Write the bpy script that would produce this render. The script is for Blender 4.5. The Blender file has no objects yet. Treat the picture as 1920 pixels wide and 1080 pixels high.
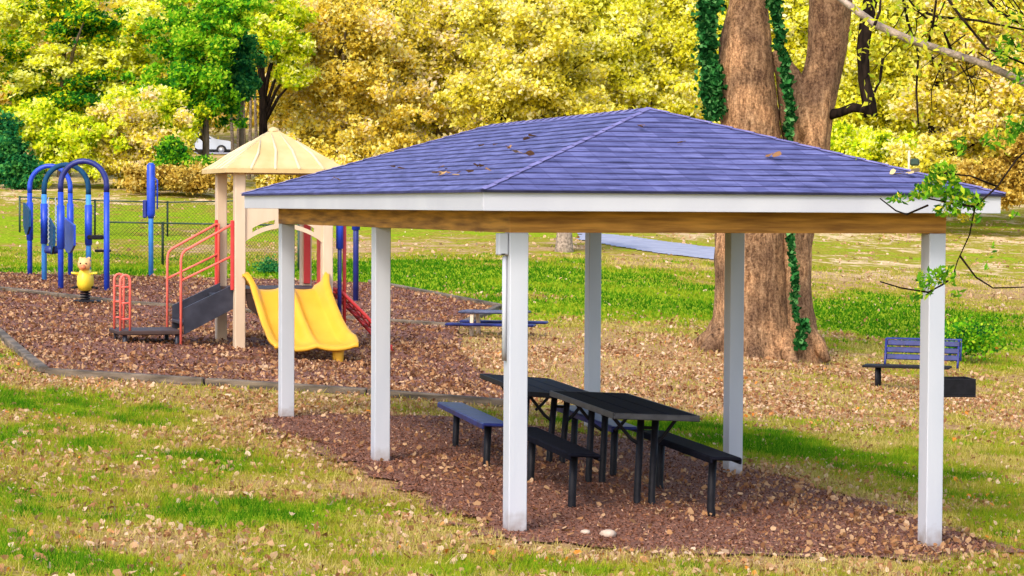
import bpy, math, random
import numpy as np
from mathutils import Vector, Matrix

rng = np.random.default_rng(7)
random.seed(7)
S = bpy.context.scene
COL = S.collection
F, PITCH, ROLL, CZ = 4284.4, .0352, .0058, 2.478      # measured camera: focal length in photo pixels, tilt, roll, height


def at(px, py, Y):
    """world point at forward distance Y seen at photo pixel (px,py)"""
    a, b = px - 960, py - 540
    c, s = math.cos(ROLL), math.sin(ROLL)
    x, y = c * a + s * b, -s * a + c * b
    c, s = math.cos(PITCH), math.sin(PITCH)
    r = (x, F * c - y * s, -y * c - F * s)
    t = Y / r[1]
    return Vector((r[0] * t, Y, CZ + r[2] * t))


# ------------------------------------------------------------------ terrain
CTRL = [(-.02, 17.48, -.06), (3.4, 18.62, -.32), (3.55, 18.6, -.33), (-1.28, 21.28, .086), (-2.53, 25.07, .135), (2.14, 22.4, -.135),
        (-4.29, 36, .25), (-4.75, 37.2, .25), (-2.63, 34.2, .05), (-9.88, 50, .65), (-8.88, 50, .55), (-12.25, 58, .67), (-9.79, 64, .78),
        (-11.77, 78, 1.21), (-16.8, 78, 1.55), (-18.64, 105, 3.45), (-.29, 42, .09), (4.5, 41, -.04), (6.46, 40, -.5),
        (0, 15, .05), (-3.1, 13.8, .22), (3.9, 17.2, -.28), (-5.93, 29, .3), (-1.79, 28.4, .13), (-8.07, 36, .39), (9.2, 41, -.64),
        (5.07, 75, 1.18), (0, 62, .87), (-3, 80, 1.5), (9, 60, .14), (15.7, 80, .87), (23, 105, 2.35), (2, 105, 2.7), (1.2, 19.6, -.05), (.2, 22.4, -.02),
        (-22, 150, 6.0), (0, 150, 6.2), (35, 150, 6.0), (-22, 172, 8.0), (0, 185, 11), (40, 190, 11), (-60, 185, 12), (0, 240, 24), (-80, 240, 24), (80, 240, 24), (0, 300, 36), (-80, 300, 36), (80, 300, 36),
        (0, 0, .85), (-6, 2, 1.1), (8, 4, .3), (-40, 20, 1.2), (35, 20, -2), (35, 60, -.6), (-40, 60, 2), (-60, 110, 4.5), (60, 110, 3), (-20, 0, 1.2), (20, -5, 0)]
_P = np.array(CTRL, float)


def _phi(d2): return np.sqrt(d2 + 6.0)


def _solve():
    xy = _P[:, :2]
    n = len(xy)
    d2 = ((xy[:, None] - xy[None]) ** 2).sum(-1)
    A = np.zeros((n + 3, n + 3))
    A[:n, :n] = _phi(d2) - np.eye(n) * .6
    A[:n, n] = 1; A[:n, n + 1:] = xy; A[n, :n] = 1; A[n + 1:, :n] = xy.T
    return np.linalg.solve(A, np.concatenate([_P[:, 2], [0, 0, 0]]))


_W = _solve()


def gzv(x, y):
    x = np.asarray(x, float); y = np.asarray(y, float)
    out = np.zeros(x.shape) + _W[-3] + _W[-2] * x + _W[-1] * y
    for i in range(len(_P)):
        out += _W[i] * _phi((x - _P[i, 0]) ** 2 + (y - _P[i, 1]) ** 2)
    return out


def gz(x, y): return float(gzv(np.array([x]), np.array([y]))[0])


def ground_hit(px, py, y0=8, y1=200):
    """where the ray through a photo pixel meets the terrain"""
    ys = np.linspace(y0, y1, 1600)
    d = at(px, py, 1.0)
    x = d.x * ys; z = CZ + (d.z - CZ) * ys
    below = np.nonzero(z < gzv(x, ys))[0]
    k = below[0] if len(below) else len(ys) - 1
    return x[k], ys[k]


# value noise ------------------------------------------------------
_T = rng.random((256, 256))


def vnoise(x, y, sc, oct=3, seed=0):
    out = 0; amp = 1; tot = 0
    for o in range(oct):
        X = np.asarray(x) / sc + 17.3 * (seed + 1) + 31 * o; Y = np.asarray(y) / sc + 9.1 * (seed + 2) + 57 * o
        xi = np.floor(X).astype(int); yi = np.floor(Y).astype(int)
        fx = X - xi; fy = Y - yi
        fx = fx * fx * (3 - 2 * fx); fy = fy * fy * (3 - 2 * fy)
        g = lambda i, j: _T[(i) % 256, (j) % 256]
        v = (g(xi, yi) * (1 - fx) + g(xi + 1, yi) * fx) * (1 - fy) + (g(xi, yi + 1) * (1 - fx) + g(xi + 1, yi + 1) * fx) * fy
        out = out + v * amp; tot += amp; amp *= .5; sc *= .5
    return out / tot


def sstep(a, b, v):
    t = np.clip((v - a) / (b - a), 0, 1)
    return t * t * (3 - 2 * t)


def inpoly(x, y, poly):
    x = np.asarray(x); y = np.asarray(y)
    ins = np.zeros(x.shape, bool)
    j = len(poly) - 1
    for i in range(len(poly)):
        xi, yi = poly[i]; xj, yj = poly[j]
        c = ((yi > y) != (yj > y)) & (x < (xj - xi) * (y - yi) / (yj - yi + 1e-12) + xi)
        ins ^= c; j = i
    return ins


# ------------------------------------------------------------------ materials
def new_mat(name):
    m = bpy.data.materials.new(name); m.use_nodes = True
    nt = m.node_tree; nt.nodes.clear()
    return m, nt, nt.nodes, nt.links


def N(nt, t, **kw):
    n = nt.nodes.new(t)
    for k, v in kw.items():
        if k.startswith('i_'): n.inputs[k[2:].replace('_', ' ')].default_value = v
        else: setattr(n, k, v)
    return n


def ramp(nt, stops, interp='LINEAR'):
    r = nt.nodes.new('ShaderNodeValToRGB'); r.color_ramp.interpolation = interp
    e = r.color_ramp.elements
    while len(e) < len(stops): e.new(.5)
    for el, (p, c) in zip(e, stops):
        el.position = p; el.color = (*c, 1)
    return r


def surf(name, c1, c2=None, rough=.6, scale=6, bump=.0, bscale=40, metal=0, stretch=(1, 1, 1), spec=.4, detail=6, lo=.35, hi=.65):
    m, nt, nd, lk = new_mat(name)
    out = N(nt, 'ShaderNodeOutputMaterial'); b = N(nt, 'ShaderNodeBsdfPrincipled')
    b.inputs['Roughness'].default_value = rough; b.inputs['Metallic'].default_value = metal
    b.inputs['Specular IOR Level'].default_value = spec
    tc = N(nt, 'ShaderNodeTexCoord'); mp = N(nt, 'ShaderNodeMapping'); mp.inputs['Scale'].default_value = stretch
    lk.new(tc.outputs['Object'], mp.inputs['Vector'])
    n = N(nt, 'ShaderNodeTexNoise'); n.inputs['Scale'].default_value = scale; n.inputs['Detail'].default_value = detail
    lk.new(mp.outputs[0], n.inputs['Vector'])
    r = ramp(nt, [(lo, c1), (hi, c2 or c1)])
    lk.new(n.outputs['Fac'], r.inputs[0]); lk.new(r.outputs[0], b.inputs['Base Color'])
    if bump:
        n2 = N(nt, 'ShaderNodeTexNoise'); n2.inputs['Scale'].default_value = bscale; n2.inputs['Detail'].default_value = 5
        lk.new(mp.outputs[0], n2.inputs['Vector'])
        bp = N(nt, 'ShaderNodeBump'); bp.inputs['Strength'].default_value = bump; bp.inputs['Distance'].default_value = .02
        lk.new(n2.outputs['Fac'], bp.inputs['Height']); lk.new(bp.outputs[0], b.inputs['Normal'])
    lk.new(b.outputs[0], out.inputs[0])
    return m


def leaf_mat(name, stops, trans=.35, rough=.6):
    """leaf colour from each leaf's own random value"""
    m, nt, nd, lk = new_mat(name)
    out = N(nt, 'ShaderNodeOutputMaterial')
    at_ = N(nt, 'ShaderNodeAttribute', attribute_name='rnd')
    r = ramp(nt, stops)
    lk.new(at_.outputs['Fac'], r.inputs[0])
    d = N(nt, 'ShaderNodeBsdfDiffuse'); t = N(nt, 'ShaderNodeBsdfTranslucent'); mx = N(nt, 'ShaderNodeMixShader')
    mx.inputs[0].default_value = trans
    lk.new(r.outputs[0], d.inputs[0]); lk.new(r.outputs[0], t.inputs[0])
    lk.new(d.outputs[0], mx.inputs[1]); lk.new(t.outputs[0], mx.inputs[2]); lk.new(mx.outputs[0], out.inputs[0])
    return m


def srgb(r, g, b, k=1.0):
    f = lambda v: (v / 12.92 if v <= .04045 else ((v + .055) / 1.055) ** 2.4)
    return tuple(min(1, f(v / 255) * k) for v in (r, g, b))


M = {}
M['white'] = surf('white_paint', (.50, .51, .56), (.44, .46, .52), .5, 3, .08, 60, stretch=(1, 1, .25))
def dirty_white():
    m = M['white']; nt = m.node_tree; lk = nt.links
    b = next(n for n in nt.nodes if n.type == 'BSDF_PRINCIPLED'); src = b.inputs['Base Color'].links[0].from_socket
    tc = N(nt, 'ShaderNodeTexCoord'); sp_ = N(nt, 'ShaderNodeSeparateXYZ'); lk.new(tc.outputs['Generated'], sp_.inputs[0])
    n = N(nt, 'ShaderNodeTexNoise'); n.inputs['Scale'].default_value = 14; n.inputs['Detail'].default_value = 7; lk.new(tc.outputs['Object'], n.inputs['Vector'])
    mr = N(nt, 'ShaderNodeMath', operation='MULTIPLY_ADD'); mr.inputs[1].default_value = .11; lk.new(n.outputs['Fac'], mr.inputs[0]); lk.new(sp_.outputs['Z'], mr.inputs[2])
    r = ramp(nt, [(.075, (.85, .85, .85)), (.16, (0, 0, 0))]); lk.new(mr.outputs[0], r.inputs[0])
    mx = N(nt, 'ShaderNodeMix', data_type='RGBA'); lk.new(r.outputs[0], mx.inputs[0]); lk.new(src, mx.inputs[6]); mx.inputs[7].default_value = (.22, .15, .11, 1)
    lk.new(mx.outputs[2], b.inputs['Base Color'])


dirty_white()
M['fascia'] = surf('white_fascia_paint', (.50, .50, .54), (.45, .45, .50), .5, 2, .05, 50)
M['beam'] = surf('stained_beam_wood', (.22, .085, .016), (.64, .30, .055), .65, 2.4, .25, 20, stretch=(.7, .7, 9), detail=9, lo=.34, hi=.64)
M['ceil'] = surf('ceiling_boards', (.13, .07, .03), (.2, .11, .05), .7, 4, .1)
M['black'] = surf('black_coated_steel', (.005, .0045, .007), (.010, .009, .013), .55, 20, .1, 120, spec=.2)
M['blackblue'] = surf('dark_coated_planks', (.004, .004, .007), (.007, .0075, .014), .85, 12, .1, 90, spec=.05)
M['trim'] = surf('grey_edge_steel', (.02, .02, .024), (.045, .045, .05), .5, 12)  # table edge, a lighter grey than the top
M['topblue'] = surf('blue_black_planks', (.004, .005, .016), (.009, .011, .04), .7, 12, .1, 90, spec=.1)
M['blueseat'] = surf('blue_coated_seat', (.006, .010, .075), (.016, .026, .16), .45, 8, .1, 90, spec=.3)
M['blue'] = surf('blue_powder_coat', (.012, .045, .42), (.02, .07, .55), .4, 5, .03)
M['navy'] = surf('navy_powder_coat', (.012, .018, .13), (.02, .03, .2), .4, 5, .03)
M['lightblue'] = surf('light_blue_powder_coat', (.04, .2, .6), (.06, .27, .7), .4, 5, .03)
M['teal'] = surf('teal_blue_panel', (.006, .04, .10), (.01, .07, .16), .7, 5, .03, spec=.15)
M['red'] = surf('red_powder_coat', (.55, .03, .03), (.62, .055, .05), .45, 5, .03)
M['coral'] = surf('coral_red_powder_coat', (.78, .12, .085), (.85, .17, .12), .45, 5, .03)
M['yellow'] = surf('yellow_slide_plastic', (.66, .335, .02), (.72, .39, .03), .45, 2, .03, 20)
M['riderY'] = surf('yellow_rider_plastic', (.80, .55, .03), (.85, .62, .05), .4, 4)
M['riderT'] = surf('tan_rider_plastic', (.75, .38, .14), (.8, .45, .18), .5, 4)
M['riderR'] = surf('orange_red_rider_plastic', (.6, .16, .06), (.66, .2, .08), .5, 4)
M['tan'] = surf('tan_recycled_post', (.56, .41, .28), (.64, .49, .35), .6, 4, .06, 30, stretch=(1, 1, .3))
M['tanroof'] = surf('tan_roof_plastic', (.56, .39, .16), (.64, .47, .23), .5, 3, .05, 18)
M['brownpl'] = surf('dark_brown_deck_plastic', (.035, .018, .014), (.06, .03, .022), .6, 6, .1)
M['stairblk'] = surf('charcoal_stair_plastic', (.018, .018, .028), (.035, .035, .05), .5, 5, .1)
M['timber'] = surf('weathered_timber', (.05, .038, .026), (.20, .15, .105), .85, 5, .5, 30, stretch=(.5, .5, 3))
M['fence'] = surf('dark_green_fence_steel', (.02, .045, .03), (.03, .06, .04), .5, 6)
M['carw'] = surf('white_car_paint', (.42, .45, .50), (.46, .49, .54), .25, 1)
M['glass'] = surf('dark_window_glass', (.02, .03, .05), (.03, .05, .08), .05, 1, spec=.8)
M['rubber'] = surf('black_rubber', (.012, .012, .013), (.02, .02, .02), .8, 10)
M['alloy'] = surf('wheel_alloy', (.4, .4, .42), (.5, .5, .52), .35, 10, metal=.6)
M['bark_bg'] = surf('grey_brown_bark', (.07, .05, .035), (.2, .15, .1), .9, 3, .5, 12, stretch=(2, 2, .5))
M['bark_dark'] = surf('dark_limb_bark', (.007, .005, .004), (.028, .018, .013), .95, 6, .5, 20, stretch=(2, 2, .5), spec=.05)
M['bark_pale'] = surf('pale_branch_bark', (.16, .12, .09), (.42, .32, .25), .9, 14, .6, 60)
M['path'] = surf('blue_grey_asphalt', (.27, .28, .36), (.34, .35, .43), .9, 2, .2, 60)
M['galv'] = surf('galvanised_chain', (.5, .52, .55), (.6, .62, .65), .4, 10, metal=.5)
M['rock'] = surf('pale_stone', (.4, .3, .22), (.55, .43, .34), .9, 8, .4, 20)


def bark_big():
    m, nt, nd, lk = new_mat('ridged_brown_bark')
    out = N(nt, 'ShaderNodeOutputMaterial'); b = N(nt, 'ShaderNodeBsdfPrincipled'); b.inputs['Roughness'].default_value = .95
    b.inputs['Specular IOR Level'].default_value = .15
    tc = N(nt, 'ShaderNodeTexCoord'); mp = N(nt, 'ShaderNodeMapping'); mp.inputs['Scale'].default_value = (1, 1, .22)
    lk.new(tc.outputs['Object'], mp.inputs['Vector'])
    n = N(nt, 'ShaderNodeTexNoise'); n.inputs['Scale'].default_value = 15; n.inputs['Detail'].default_value = 10; n.inputs['Roughness'].default_value = .72; n.inputs['Distortion'].default_value = .6
    n3 = N(nt, 'ShaderNodeTexNoise'); n3.inputs['Scale'].default_value = 24; n3.inputs['Detail'].default_value = 6; n3.inputs['Roughness'].default_value = .8
    n2 = N(nt, 'ShaderNodeTexNoise'); n2.inputs['Scale'].default_value = 1.5; n2.inputs['Detail'].default_value = 6
    lk.new(mp.outputs[0], n.inputs['Vector']); lk.new(tc.outputs['Object'], n3.inputs['Vector']); lk.new(tc.outputs['Object'], n2.inputs['Vector'])
    add = N(nt, 'ShaderNodeMath', operation='MULTIPLY_ADD'); add.inputs[1].default_value = .55; 
    sc = N(nt, 'ShaderNodeMath', operation='MULTIPLY'); sc.inputs[1].default_value = .6
    lk.new(n3.outputs['Fac'], add.inputs[0]); lk.new(n.outputs['Fac'], sc.inputs[0]); lk.new(sc.outputs[0], add.inputs[2])
    r = ramp(nt, [(.43, (.035, .02, .014)), (.53, (.21, .12, .068)), (.66, (.50, .32, .19)), (.78, (.72, .53, .37))])
    lk.new(add.outputs[0], r.inputs[0])
    r2 = ramp(nt, [(.36, (.60, .54, .52)), (.48, (1.0, .92, .82)), (.62, (1.6, 1.4, 1.16))]); lk.new(n2.outputs['Fac'], r2.inputs[0])
    mx = N(nt, 'ShaderNodeMix', data_type='RGBA', blend_type='MULTIPLY'); mx.inputs[0].default_value = 1
    lk.new(r.outputs[0], mx.inputs[6]); lk.new(r2.outputs[0], mx.inputs[7]); lk.new(mx.outputs[2], b.inputs['Base Color'])
    bp = N(nt, 'ShaderNodeBump'); bp.inputs['Strength'].default_value = 1.0; bp.inputs['Distance'].default_value = .09
    lk.new(add.outputs[0], bp.inputs['Height']); lk.new(bp.outputs[0], b.inputs['Normal'])
    lk.new(b.outputs[0], out.inputs[0])
    return m


M['bark'] = bark_big()


def shingles():
    m, nt, nd, lk = new_mat('blue_violet_shingles')
    out = N(nt, 'ShaderNodeOutputMaterial'); b = N(nt, 'ShaderNodeBsdfPrincipled'); b.inputs['Roughness'].default_value = .8
    b.inputs['Specular IOR Level'].default_value = .3
    uv = N(nt, 'ShaderNodeTexCoord')
    br = N(nt, 'ShaderNodeTexBrick'); br.offset = .37; br.offset_frequency = 1; br.squash = 1.0
    br.inputs['Scale'].default_value = 1; br.inputs['Brick Width'].default_value = .19; br.inputs['Row Height'].default_value = .14
    br.inputs['Mortar Size'].default_value = .003; br.inputs['Mortar Smooth'].default_value = .3; br.inputs['Bias'].default_value = -.1
    br.inputs['Color1'].default_value = (.082, .087, .225, 1); br.inputs['Color2'].default_value = (.135, .14, .325, 1); br.inputs['Mortar'].default_value = (.06, .055, .16, 1)
    lk.new(uv.outputs['UV'], br.inputs['Vector'])
    mp = N(nt, 'ShaderNodeMapping'); mp.inputs['Scale'].default_value = (1, 6.5, 1); lk.new(uv.outputs['UV'], mp.inputs[0])
    n = N(nt, 'ShaderNodeTexNoise'); n.inputs['Scale'].default_value = 3.2; n.inputs['Detail'].default_value = 9; n.inputs['Roughness'].default_value = .7
    lk.new(mp.outputs[0], n.inputs['Vector'])
    r = ramp(nt, [(.34, (.38, .38, .46)), (.48, (.95, .95, .97)), (.66, (1.55, 1.55, 1.38))]); lk.new(n.outputs['Fac'], r.inputs[0])
    mx = N(nt, 'ShaderNodeMix', data_type='RGBA', blend_type='MULTIPLY'); mx.inputs[0].default_value = 1
    lk.new(br.outputs['Color'], mx.inputs[6]); lk.new(r.outputs[0], mx.inputs[7])
    # laminate shadow lines painted as broken dark dashes along the bottom of each course
    sx = N(nt, 'ShaderNodeSeparateXYZ'); lk.new(uv.outputs['UV'], sx.inputs[0])
    dv = N(nt, 'ShaderNodeMath', operation='DIVIDE'); dv.inputs[1].default_value = .14; lk.new(sx.outputs['Y'], dv.inputs[0])
    fr_ = N(nt, 'ShaderNodeMath', operation='FRACT'); lk.new(dv.outputs[0], fr_.inputs[0])
    fl_ = N(nt, 'ShaderNodeMath', operation='FLOOR'); lk.new(dv.outputs[0], fl_.inputs[0])
    cb_ = N(nt, 'ShaderNodeCombineXYZ'); lk.new(sx.outputs['X'], cb_.inputs[0]); lk.new(fl_.outputs[0], cb_.inputs[1])
    wn = N(nt, 'ShaderNodeTexNoise'); wn.inputs['Scale'].default_value = 2.3; wn.inputs['Detail'].default_value = 3; lk.new(cb_.outputs[0], wn.inputs['Vector'])
    th = N(nt, 'ShaderNodeMath', operation='MULTIPLY_ADD'); th.inputs[1].default_value = 1.9; th.inputs[2].default_value = -.72; lk.new(wn.outputs['Fac'], th.inputs[0])
    lt = N(nt, 'ShaderNodeMath', operation='SUBTRACT'); lk.new(th.outputs[0], lt.inputs[0]); lk.new(fr_.outputs[0], lt.inputs[1])
    rs = ramp(nt, [(.0, (1, 1, 1)), (.14, (.62, .62, .66))]); lk.new(lt.outputs[0], rs.inputs[0])
    mx2 = N(nt, 'ShaderNodeMix', data_type='RGBA', blend_type='MULTIPLY'); mx2.inputs[0].default_value = 1
    lk.new(mx.outputs[2], mx2.inputs[6]); lk.new(rs.outputs[0], mx2.inputs[7]); lk.new(mx2.outputs[2], b.inputs['Base Color'])
    n3 = N(nt, 'ShaderNodeTexNoise'); n3.inputs['Scale'].default_value = 90; lk.new(uv.outputs['UV'], n3.inputs['Vector'])
    bp = N(nt, 'ShaderNodeBump'); bp.inputs['Strength'].default_value = .4; bp.inputs['Distance'].default_value = .006
    lk.new(n3.outputs['Fac'], bp.inputs['Height']); lk.new(bp.outputs[0], b.inputs['Normal'])
    lk.new(b.outputs[0], out.inputs[0])
    return m


M['shingle'] = shingles()


def attr_ground():
    """soil and turf: tint painted by where turf and litter lie, sunlit lawn as brighter green, broken up by fine noise"""
    m, nt, nd, lk = new_mat('turf_and_litter')
    out = N(nt, 'ShaderNodeOutputMaterial'); b = N(nt, 'ShaderNodeBsdfDiffuse')
    a = N(nt, 'ShaderNodeAttribute', attribute_name='green'); pa = N(nt, 'ShaderNodeAttribute', attribute_name='pale')
    tc = N(nt, 'ShaderNodeTexCoord')
    n = N(nt, 'ShaderNodeTexNoise'); n.inputs['Scale'].default_value = 9; n.inputs['Detail'].default_value = 8; n.inputs['Roughness'].default_value = .75
    n2 = N(nt, 'ShaderNodeTexNoise'); n2.inputs['Scale'].default_value = 1.5; n2.inputs['Detail'].default_value = 9; n2.inputs['Roughness'].default_value = .68
    for q in (n, n2): lk.new(tc.outputs['Object'], q.inputs['Vector'])
    g = ramp(nt, [(.28, (.05, .11, .006)), (.5, (.21, .31, .012)), (.7, (.54, .56, .04))])
    o_ = ramp(nt, [(.28, (.10, .075, .012)), (.5, (.28, .235, .028)), (.7, (.52, .43, .09))]); lk.new(n.outputs['Fac'], o_.inputs[0]); lk.new(n.outputs['Fac'], g.inputs[0])
    t = ramp(nt, [(.28, (.12, .06, .028)), (.5, (.36, .215, .095)), (.68, (.58, .39, .21))]); tp2 = ramp(nt, [(.28, (.36, .23, .11)), (.5, (.66, .48, .27)), (.68, (.82, .65, .43))]); lk.new(n.outputs['Fac'], tp2.inputs[0]); lk.new(n.outputs['Fac'], t.inputs[0])
    ad = N(nt, 'ShaderNodeMath', operation='MULTIPLY_ADD'); ad.inputs[1].default_value = 1.7; ad.inputs[2].default_value = -.85
    lk.new(n2.outputs['Fac'], ad.inputs[0])
    sm = N(nt, 'ShaderNodeMath', operation='ADD', use_clamp=True); lk.new(ad.outputs[0], sm.inputs[0]); lk.new(a.outputs['Fac'], sm.inputs[1])
    ra = ramp(nt, [(.14, (0, 0, 0)), (.34, (1, 1, 1))]); lk.new(sm.outputs[0], ra.inputs[0])
    m0 = N(nt, 'ShaderNodeMix', data_type='RGBA'); mp0 = N(nt, 'ShaderNodeMix', data_type='RGBA'); lk.new(pa.outputs['Fac'], mp0.inputs[0]); lk.new(t.outputs[0], mp0.inputs[6]); lk.new(tp2.outputs[0], mp0.inputs[7]); lk.new(ra.outputs[0], m0.inputs[0]); lk.new(mp0.outputs[2], m0.inputs[6]); lk.new(o_.outputs[0], m0.inputs[7])
    rr = ramp(nt, [(.48, (0, 0, 0)), (.70, (1, 1, 1))]); lk.new(sm.outputs[0], rr.inputs[0])
    mx = N(nt, 'ShaderNodeMix', data_type='RGBA'); lk.new(rr.outputs[0], mx.inputs[0]); lk.new(m0.outputs[2], mx.inputs[6]); lk.new(g.outputs[0], mx.inputs[7])
    lk.new(mx.outputs[2], b.inputs[0]); lk.new(b.outputs[0], out.inputs[0])
    return m


M['ground'] = attr_ground()
M['mulch'] = surf('dark_wood_mulch', (.09, .036, .022), (.36, .155, .095), .95, 30, .8, 60, detail=10, lo=.34, hi=.68)
M['mulch2'] = surf('leafy_wood_mulch', (.08, .029, .02), (.34, .145, .09), .95, 18, .9, 40, detail=9, lo=.36, hi=.7)


# ------------------------------------------------------------------ mesh helpers
class MB:
    def __init__(s): s.v = []; s.f = []

    def add(s, vs, fs):
        o = len(s.v); s.v += [tuple(v) for v in vs]; s.f += [tuple(i + o for i in f) for f in fs]
        return s

    def box(s, c, d, R=None, bev=0):
        x, y, z = d[0] / 2, d[1] / 2, d[2] / 2
        if bev:
            b = min(bev, x * .9, y * .9, z * .9)
            vs = []
            for sx in (-1, 1):
                for sy in (-1, 1):
                    for sz in (-1, 1):
                        vs += [(sx * (x - b), sy * (y - b), sz * z), (sx * (x - b), sy * y, sz * (z - b)), (sx * x, sy * (y - b), sz * (z - b))]
            import itertools
            me = bpy.data.meshes.new('t')
            import bmesh
            bm = bmesh.new()
            for v in vs: bm.verts.new(v)
            bmesh.ops.convex_hull(bm, input=bm.verts)
            bm.verts.index_update()
            vs = [v.co.copy() for v in bm.verts]; fs = [tuple(v.index for v in f.verts) for f in bm.faces]
            bm.free(); bpy.data.meshes.remove(me)
        else:
            vs = [Vector((sx * x, sy * y, sz * z)) for sx in (-1, 1) for sy in (-1, 1) for sz in (-1, 1)]
            fs = [(0, 1, 3, 2), (4, 6, 7, 5), (0, 4, 5, 1), (2, 3, 7, 6), (0, 2, 6, 4), (1, 5, 7, 3)]
        c = Vector(c)
        vs = [(R @ v if R else v) + c for v in vs]
        return s.add(vs, fs)

    def bar(s, p, q, w, h, bev=0):
        p, q = Vector(p), Vector(q); d = q - p
        R = d.to_track_quat('X', 'Z').to_matrix()
        return s.box((p + q) / 2, (d.length, w, h), R, bev)

    def tube(s, pts, r, n=8, cap=True, jit=0, squash=None):
        pts = [Vector(p) for p in pts]
        if not hasattr(r, '__len__'): r = [r] * len(pts)
        o = len(s.v); up = None
        for i, p in enumerate(pts):
            d = (pts[min(i + 1, len(pts) - 1)] - pts[max(i - 1, 0)]).normalized()
            if up is None:
                up = d.orthogonal().normalized()
            up = (up - d * up.dot(d)).normalized()
            sd = d.cross(up)
            for k in range(n):
                a = 2 * math.pi * k / n
                rr = r[i] * (1 + (random.random() - .5) * jit)
                s.v.append(tuple(p + (up * math.cos(a) + sd * math.sin(a)) * rr))
        for i in range(len(pts) - 1):
            for k in range(n):
                a, b = o + i * n + k, o + i * n + (k + 1) % n
                s.f.append((a, b, b + n, a + n))
        if cap:
            s.f.append(tuple(o + k for k in reversed(range(n))))
            s.f.append(tuple(o + (len(pts) - 1) * n + k for k in range(n)))
        return s

    def lathe(s, prof, n=16, c=(0, 0, 0)):
        o = len(s.v)
        for r, z in prof:
            for k in range(n):
                a = 2 * math.pi * k / n
                s.v.append((c[0] + r * math.cos(a), c[1] + r * math.sin(a), c[2] + z))
        for i in range(len(prof) - 1):
            for k in range(n):
                a, b = o + i * n + k, o + i * n + (k + 1) % n
                s.f.append((a, b, b + n, a + n))
        return s

    def prism(s, poly, axis_vec):
        """poly: list of 3d points (planar); extruded along axis_vec"""
        n = len(poly); a = Vector(axis_vec)
        vs = [Vector(p) for p in poly] + [Vector(p) + a for p in poly]
        fs = [tuple(range(n)), tuple(reversed(range(n, 2 * n)))] + [(i, i + n, (i + 1) % n + n, (i + 1) % n) for i in range(n)]
        return s.add(vs, fs)

    def build(s, name, mat, parent=None, smooth=False, loc=None):
        me = bpy.data.meshes.new(name); me.from_pydata(s.v, [], s.f)
        import bmesh
        bm = bmesh.new(); bm.from_mesh(me); bmesh.ops.recalc_face_normals(bm, faces=bm.faces); bm.to_mesh(me); bm.free()
        if smooth:
            me.polygons.foreach_set('use_smooth', [True] * len(me.polygons))
        me.materials.append(mat)
        o = bpy.data.objects.new(name, me); COL.objects.link(o)
        if parent: o.parent = parent
        if loc is not None: o.location = loc
        return o


def thing(name, label, cat, loc, rz=0, group=None):
    o = bpy.data.objects.new(name, None); COL.objects.link(o); o.empty_display_size = .2
    o.location = loc; o.rotation_euler = (0, 0, rz); o['label'] = label; o['category'] = cat
    if group: o['group'] = group
    return o


def tag(o, label=None, cat=None, group=None, kind=None):
    for k, v in (('label', label), ('category', cat), ('group', group), ('kind', kind)):
        if v: o[k] = v
    return o


def copy_tree(o, parent=None):
    c = o.copy(); COL.objects.link(c)
    if parent: c.parent = parent
    for ch in [x for x in o.children]: copy_tree(ch, c)
    return c


def quads_obj(name, V, mat, rnd=None, parent=None, k=4, extra=None):
    """V: (N,k,3) polygons -> one mesh with per-face random value"""
    n = len(V)
    me = bpy.data.meshes.new(name)
    me.vertices.add(n * k); me.vertices.foreach_set('co', V.astype(np.float32).ravel())
    me.loops.add(n * k); me.loops.foreach_set('vertex_index', np.arange(n * k, dtype=np.int32))
    me.polygons.add(n); me.polygons.foreach_set('loop_start', np.arange(0, n * k, k, dtype=np.int32))
    me.polygons.foreach_set('loop_total', np.full(n, k, np.int32))
    me.update(calc_edges=True)
    if rnd is not None:
        a = me.attributes.new('rnd', 'FLOAT', 'FACE'); a.data.foreach_set('value', np.clip(rnd, 0, 1).astype(np.float32))
    for nm, vals in (extra or {}).items():
        a = me.attributes.new(nm, 'FLOAT', 'FACE'); a.data.foreach_set('value', vals.astype(np.float32))
    me.materials.append(mat)
    o = bpy.data.objects.new(name, me); COL.objects.link(o)
    if parent: o.parent = parent
    return o


def leaf_quads(C, size, flat=0.0, aspect=.6, up=0.0):
    """diamond leaves at C with random orientation; flat pulls normals upward"""
    n = len(C)
    nrm = rng.normal(size=(n, 3)); nrm[:, 2] += flat * 3
    nrm += up * np.array([-.29, -.68, .67])
    nrm /= np.linalg.norm(nrm, axis=1, keepdims=True)
    t = rng.normal(size=(n, 3)); u = np.cross(nrm, t); u /= np.linalg.norm(u, axis=1, keepdims=True)
    v = np.cross(nrm, u)
    s = (np.asarray(size) * np.ones(n))[:, None]
    fold = nrm * s * .18
    return np.stack([C - u * s, C - v * s * aspect + fold, C + u * s, C + v * s * aspect + fold], 1)


def leaf_poly(C, size, flat=0.0, k=7):
    """curled, uneven leaves (k-gons) at C"""
    n = len(C)
    nrm = rng.normal(size=(n, 3)); nrm[:, 2] += flat * 3
    nrm /= np.linalg.norm(nrm, axis=1, keepdims=True)
    t = rng.normal(size=(n, 3)); u = np.cross(nrm, t); u /= np.linalg.norm(u, axis=1, keepdims=True); v = np.cross(nrm, u)
    s = np.asarray(size) * np.ones(n)
    curl = (rng.random(n) - .3) * 1.9
    out = np.zeros((n, k, 3))
    for i in range(k):
        a = 2 * math.pi * i / k + rng.normal(size=n) * .12
        r = s * (.62 + .55 * rng.random(n)) * (1.25 if i == 0 else 1)
        x, y = r * np.cos(a), r * np.sin(a) * .72
        h = curl * y * y / s + .25 * curl * x * x / s
        out[:, i] = C + u * x[:, None] + v * y[:, None] + nrm * h[:, None]
    return out


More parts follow.
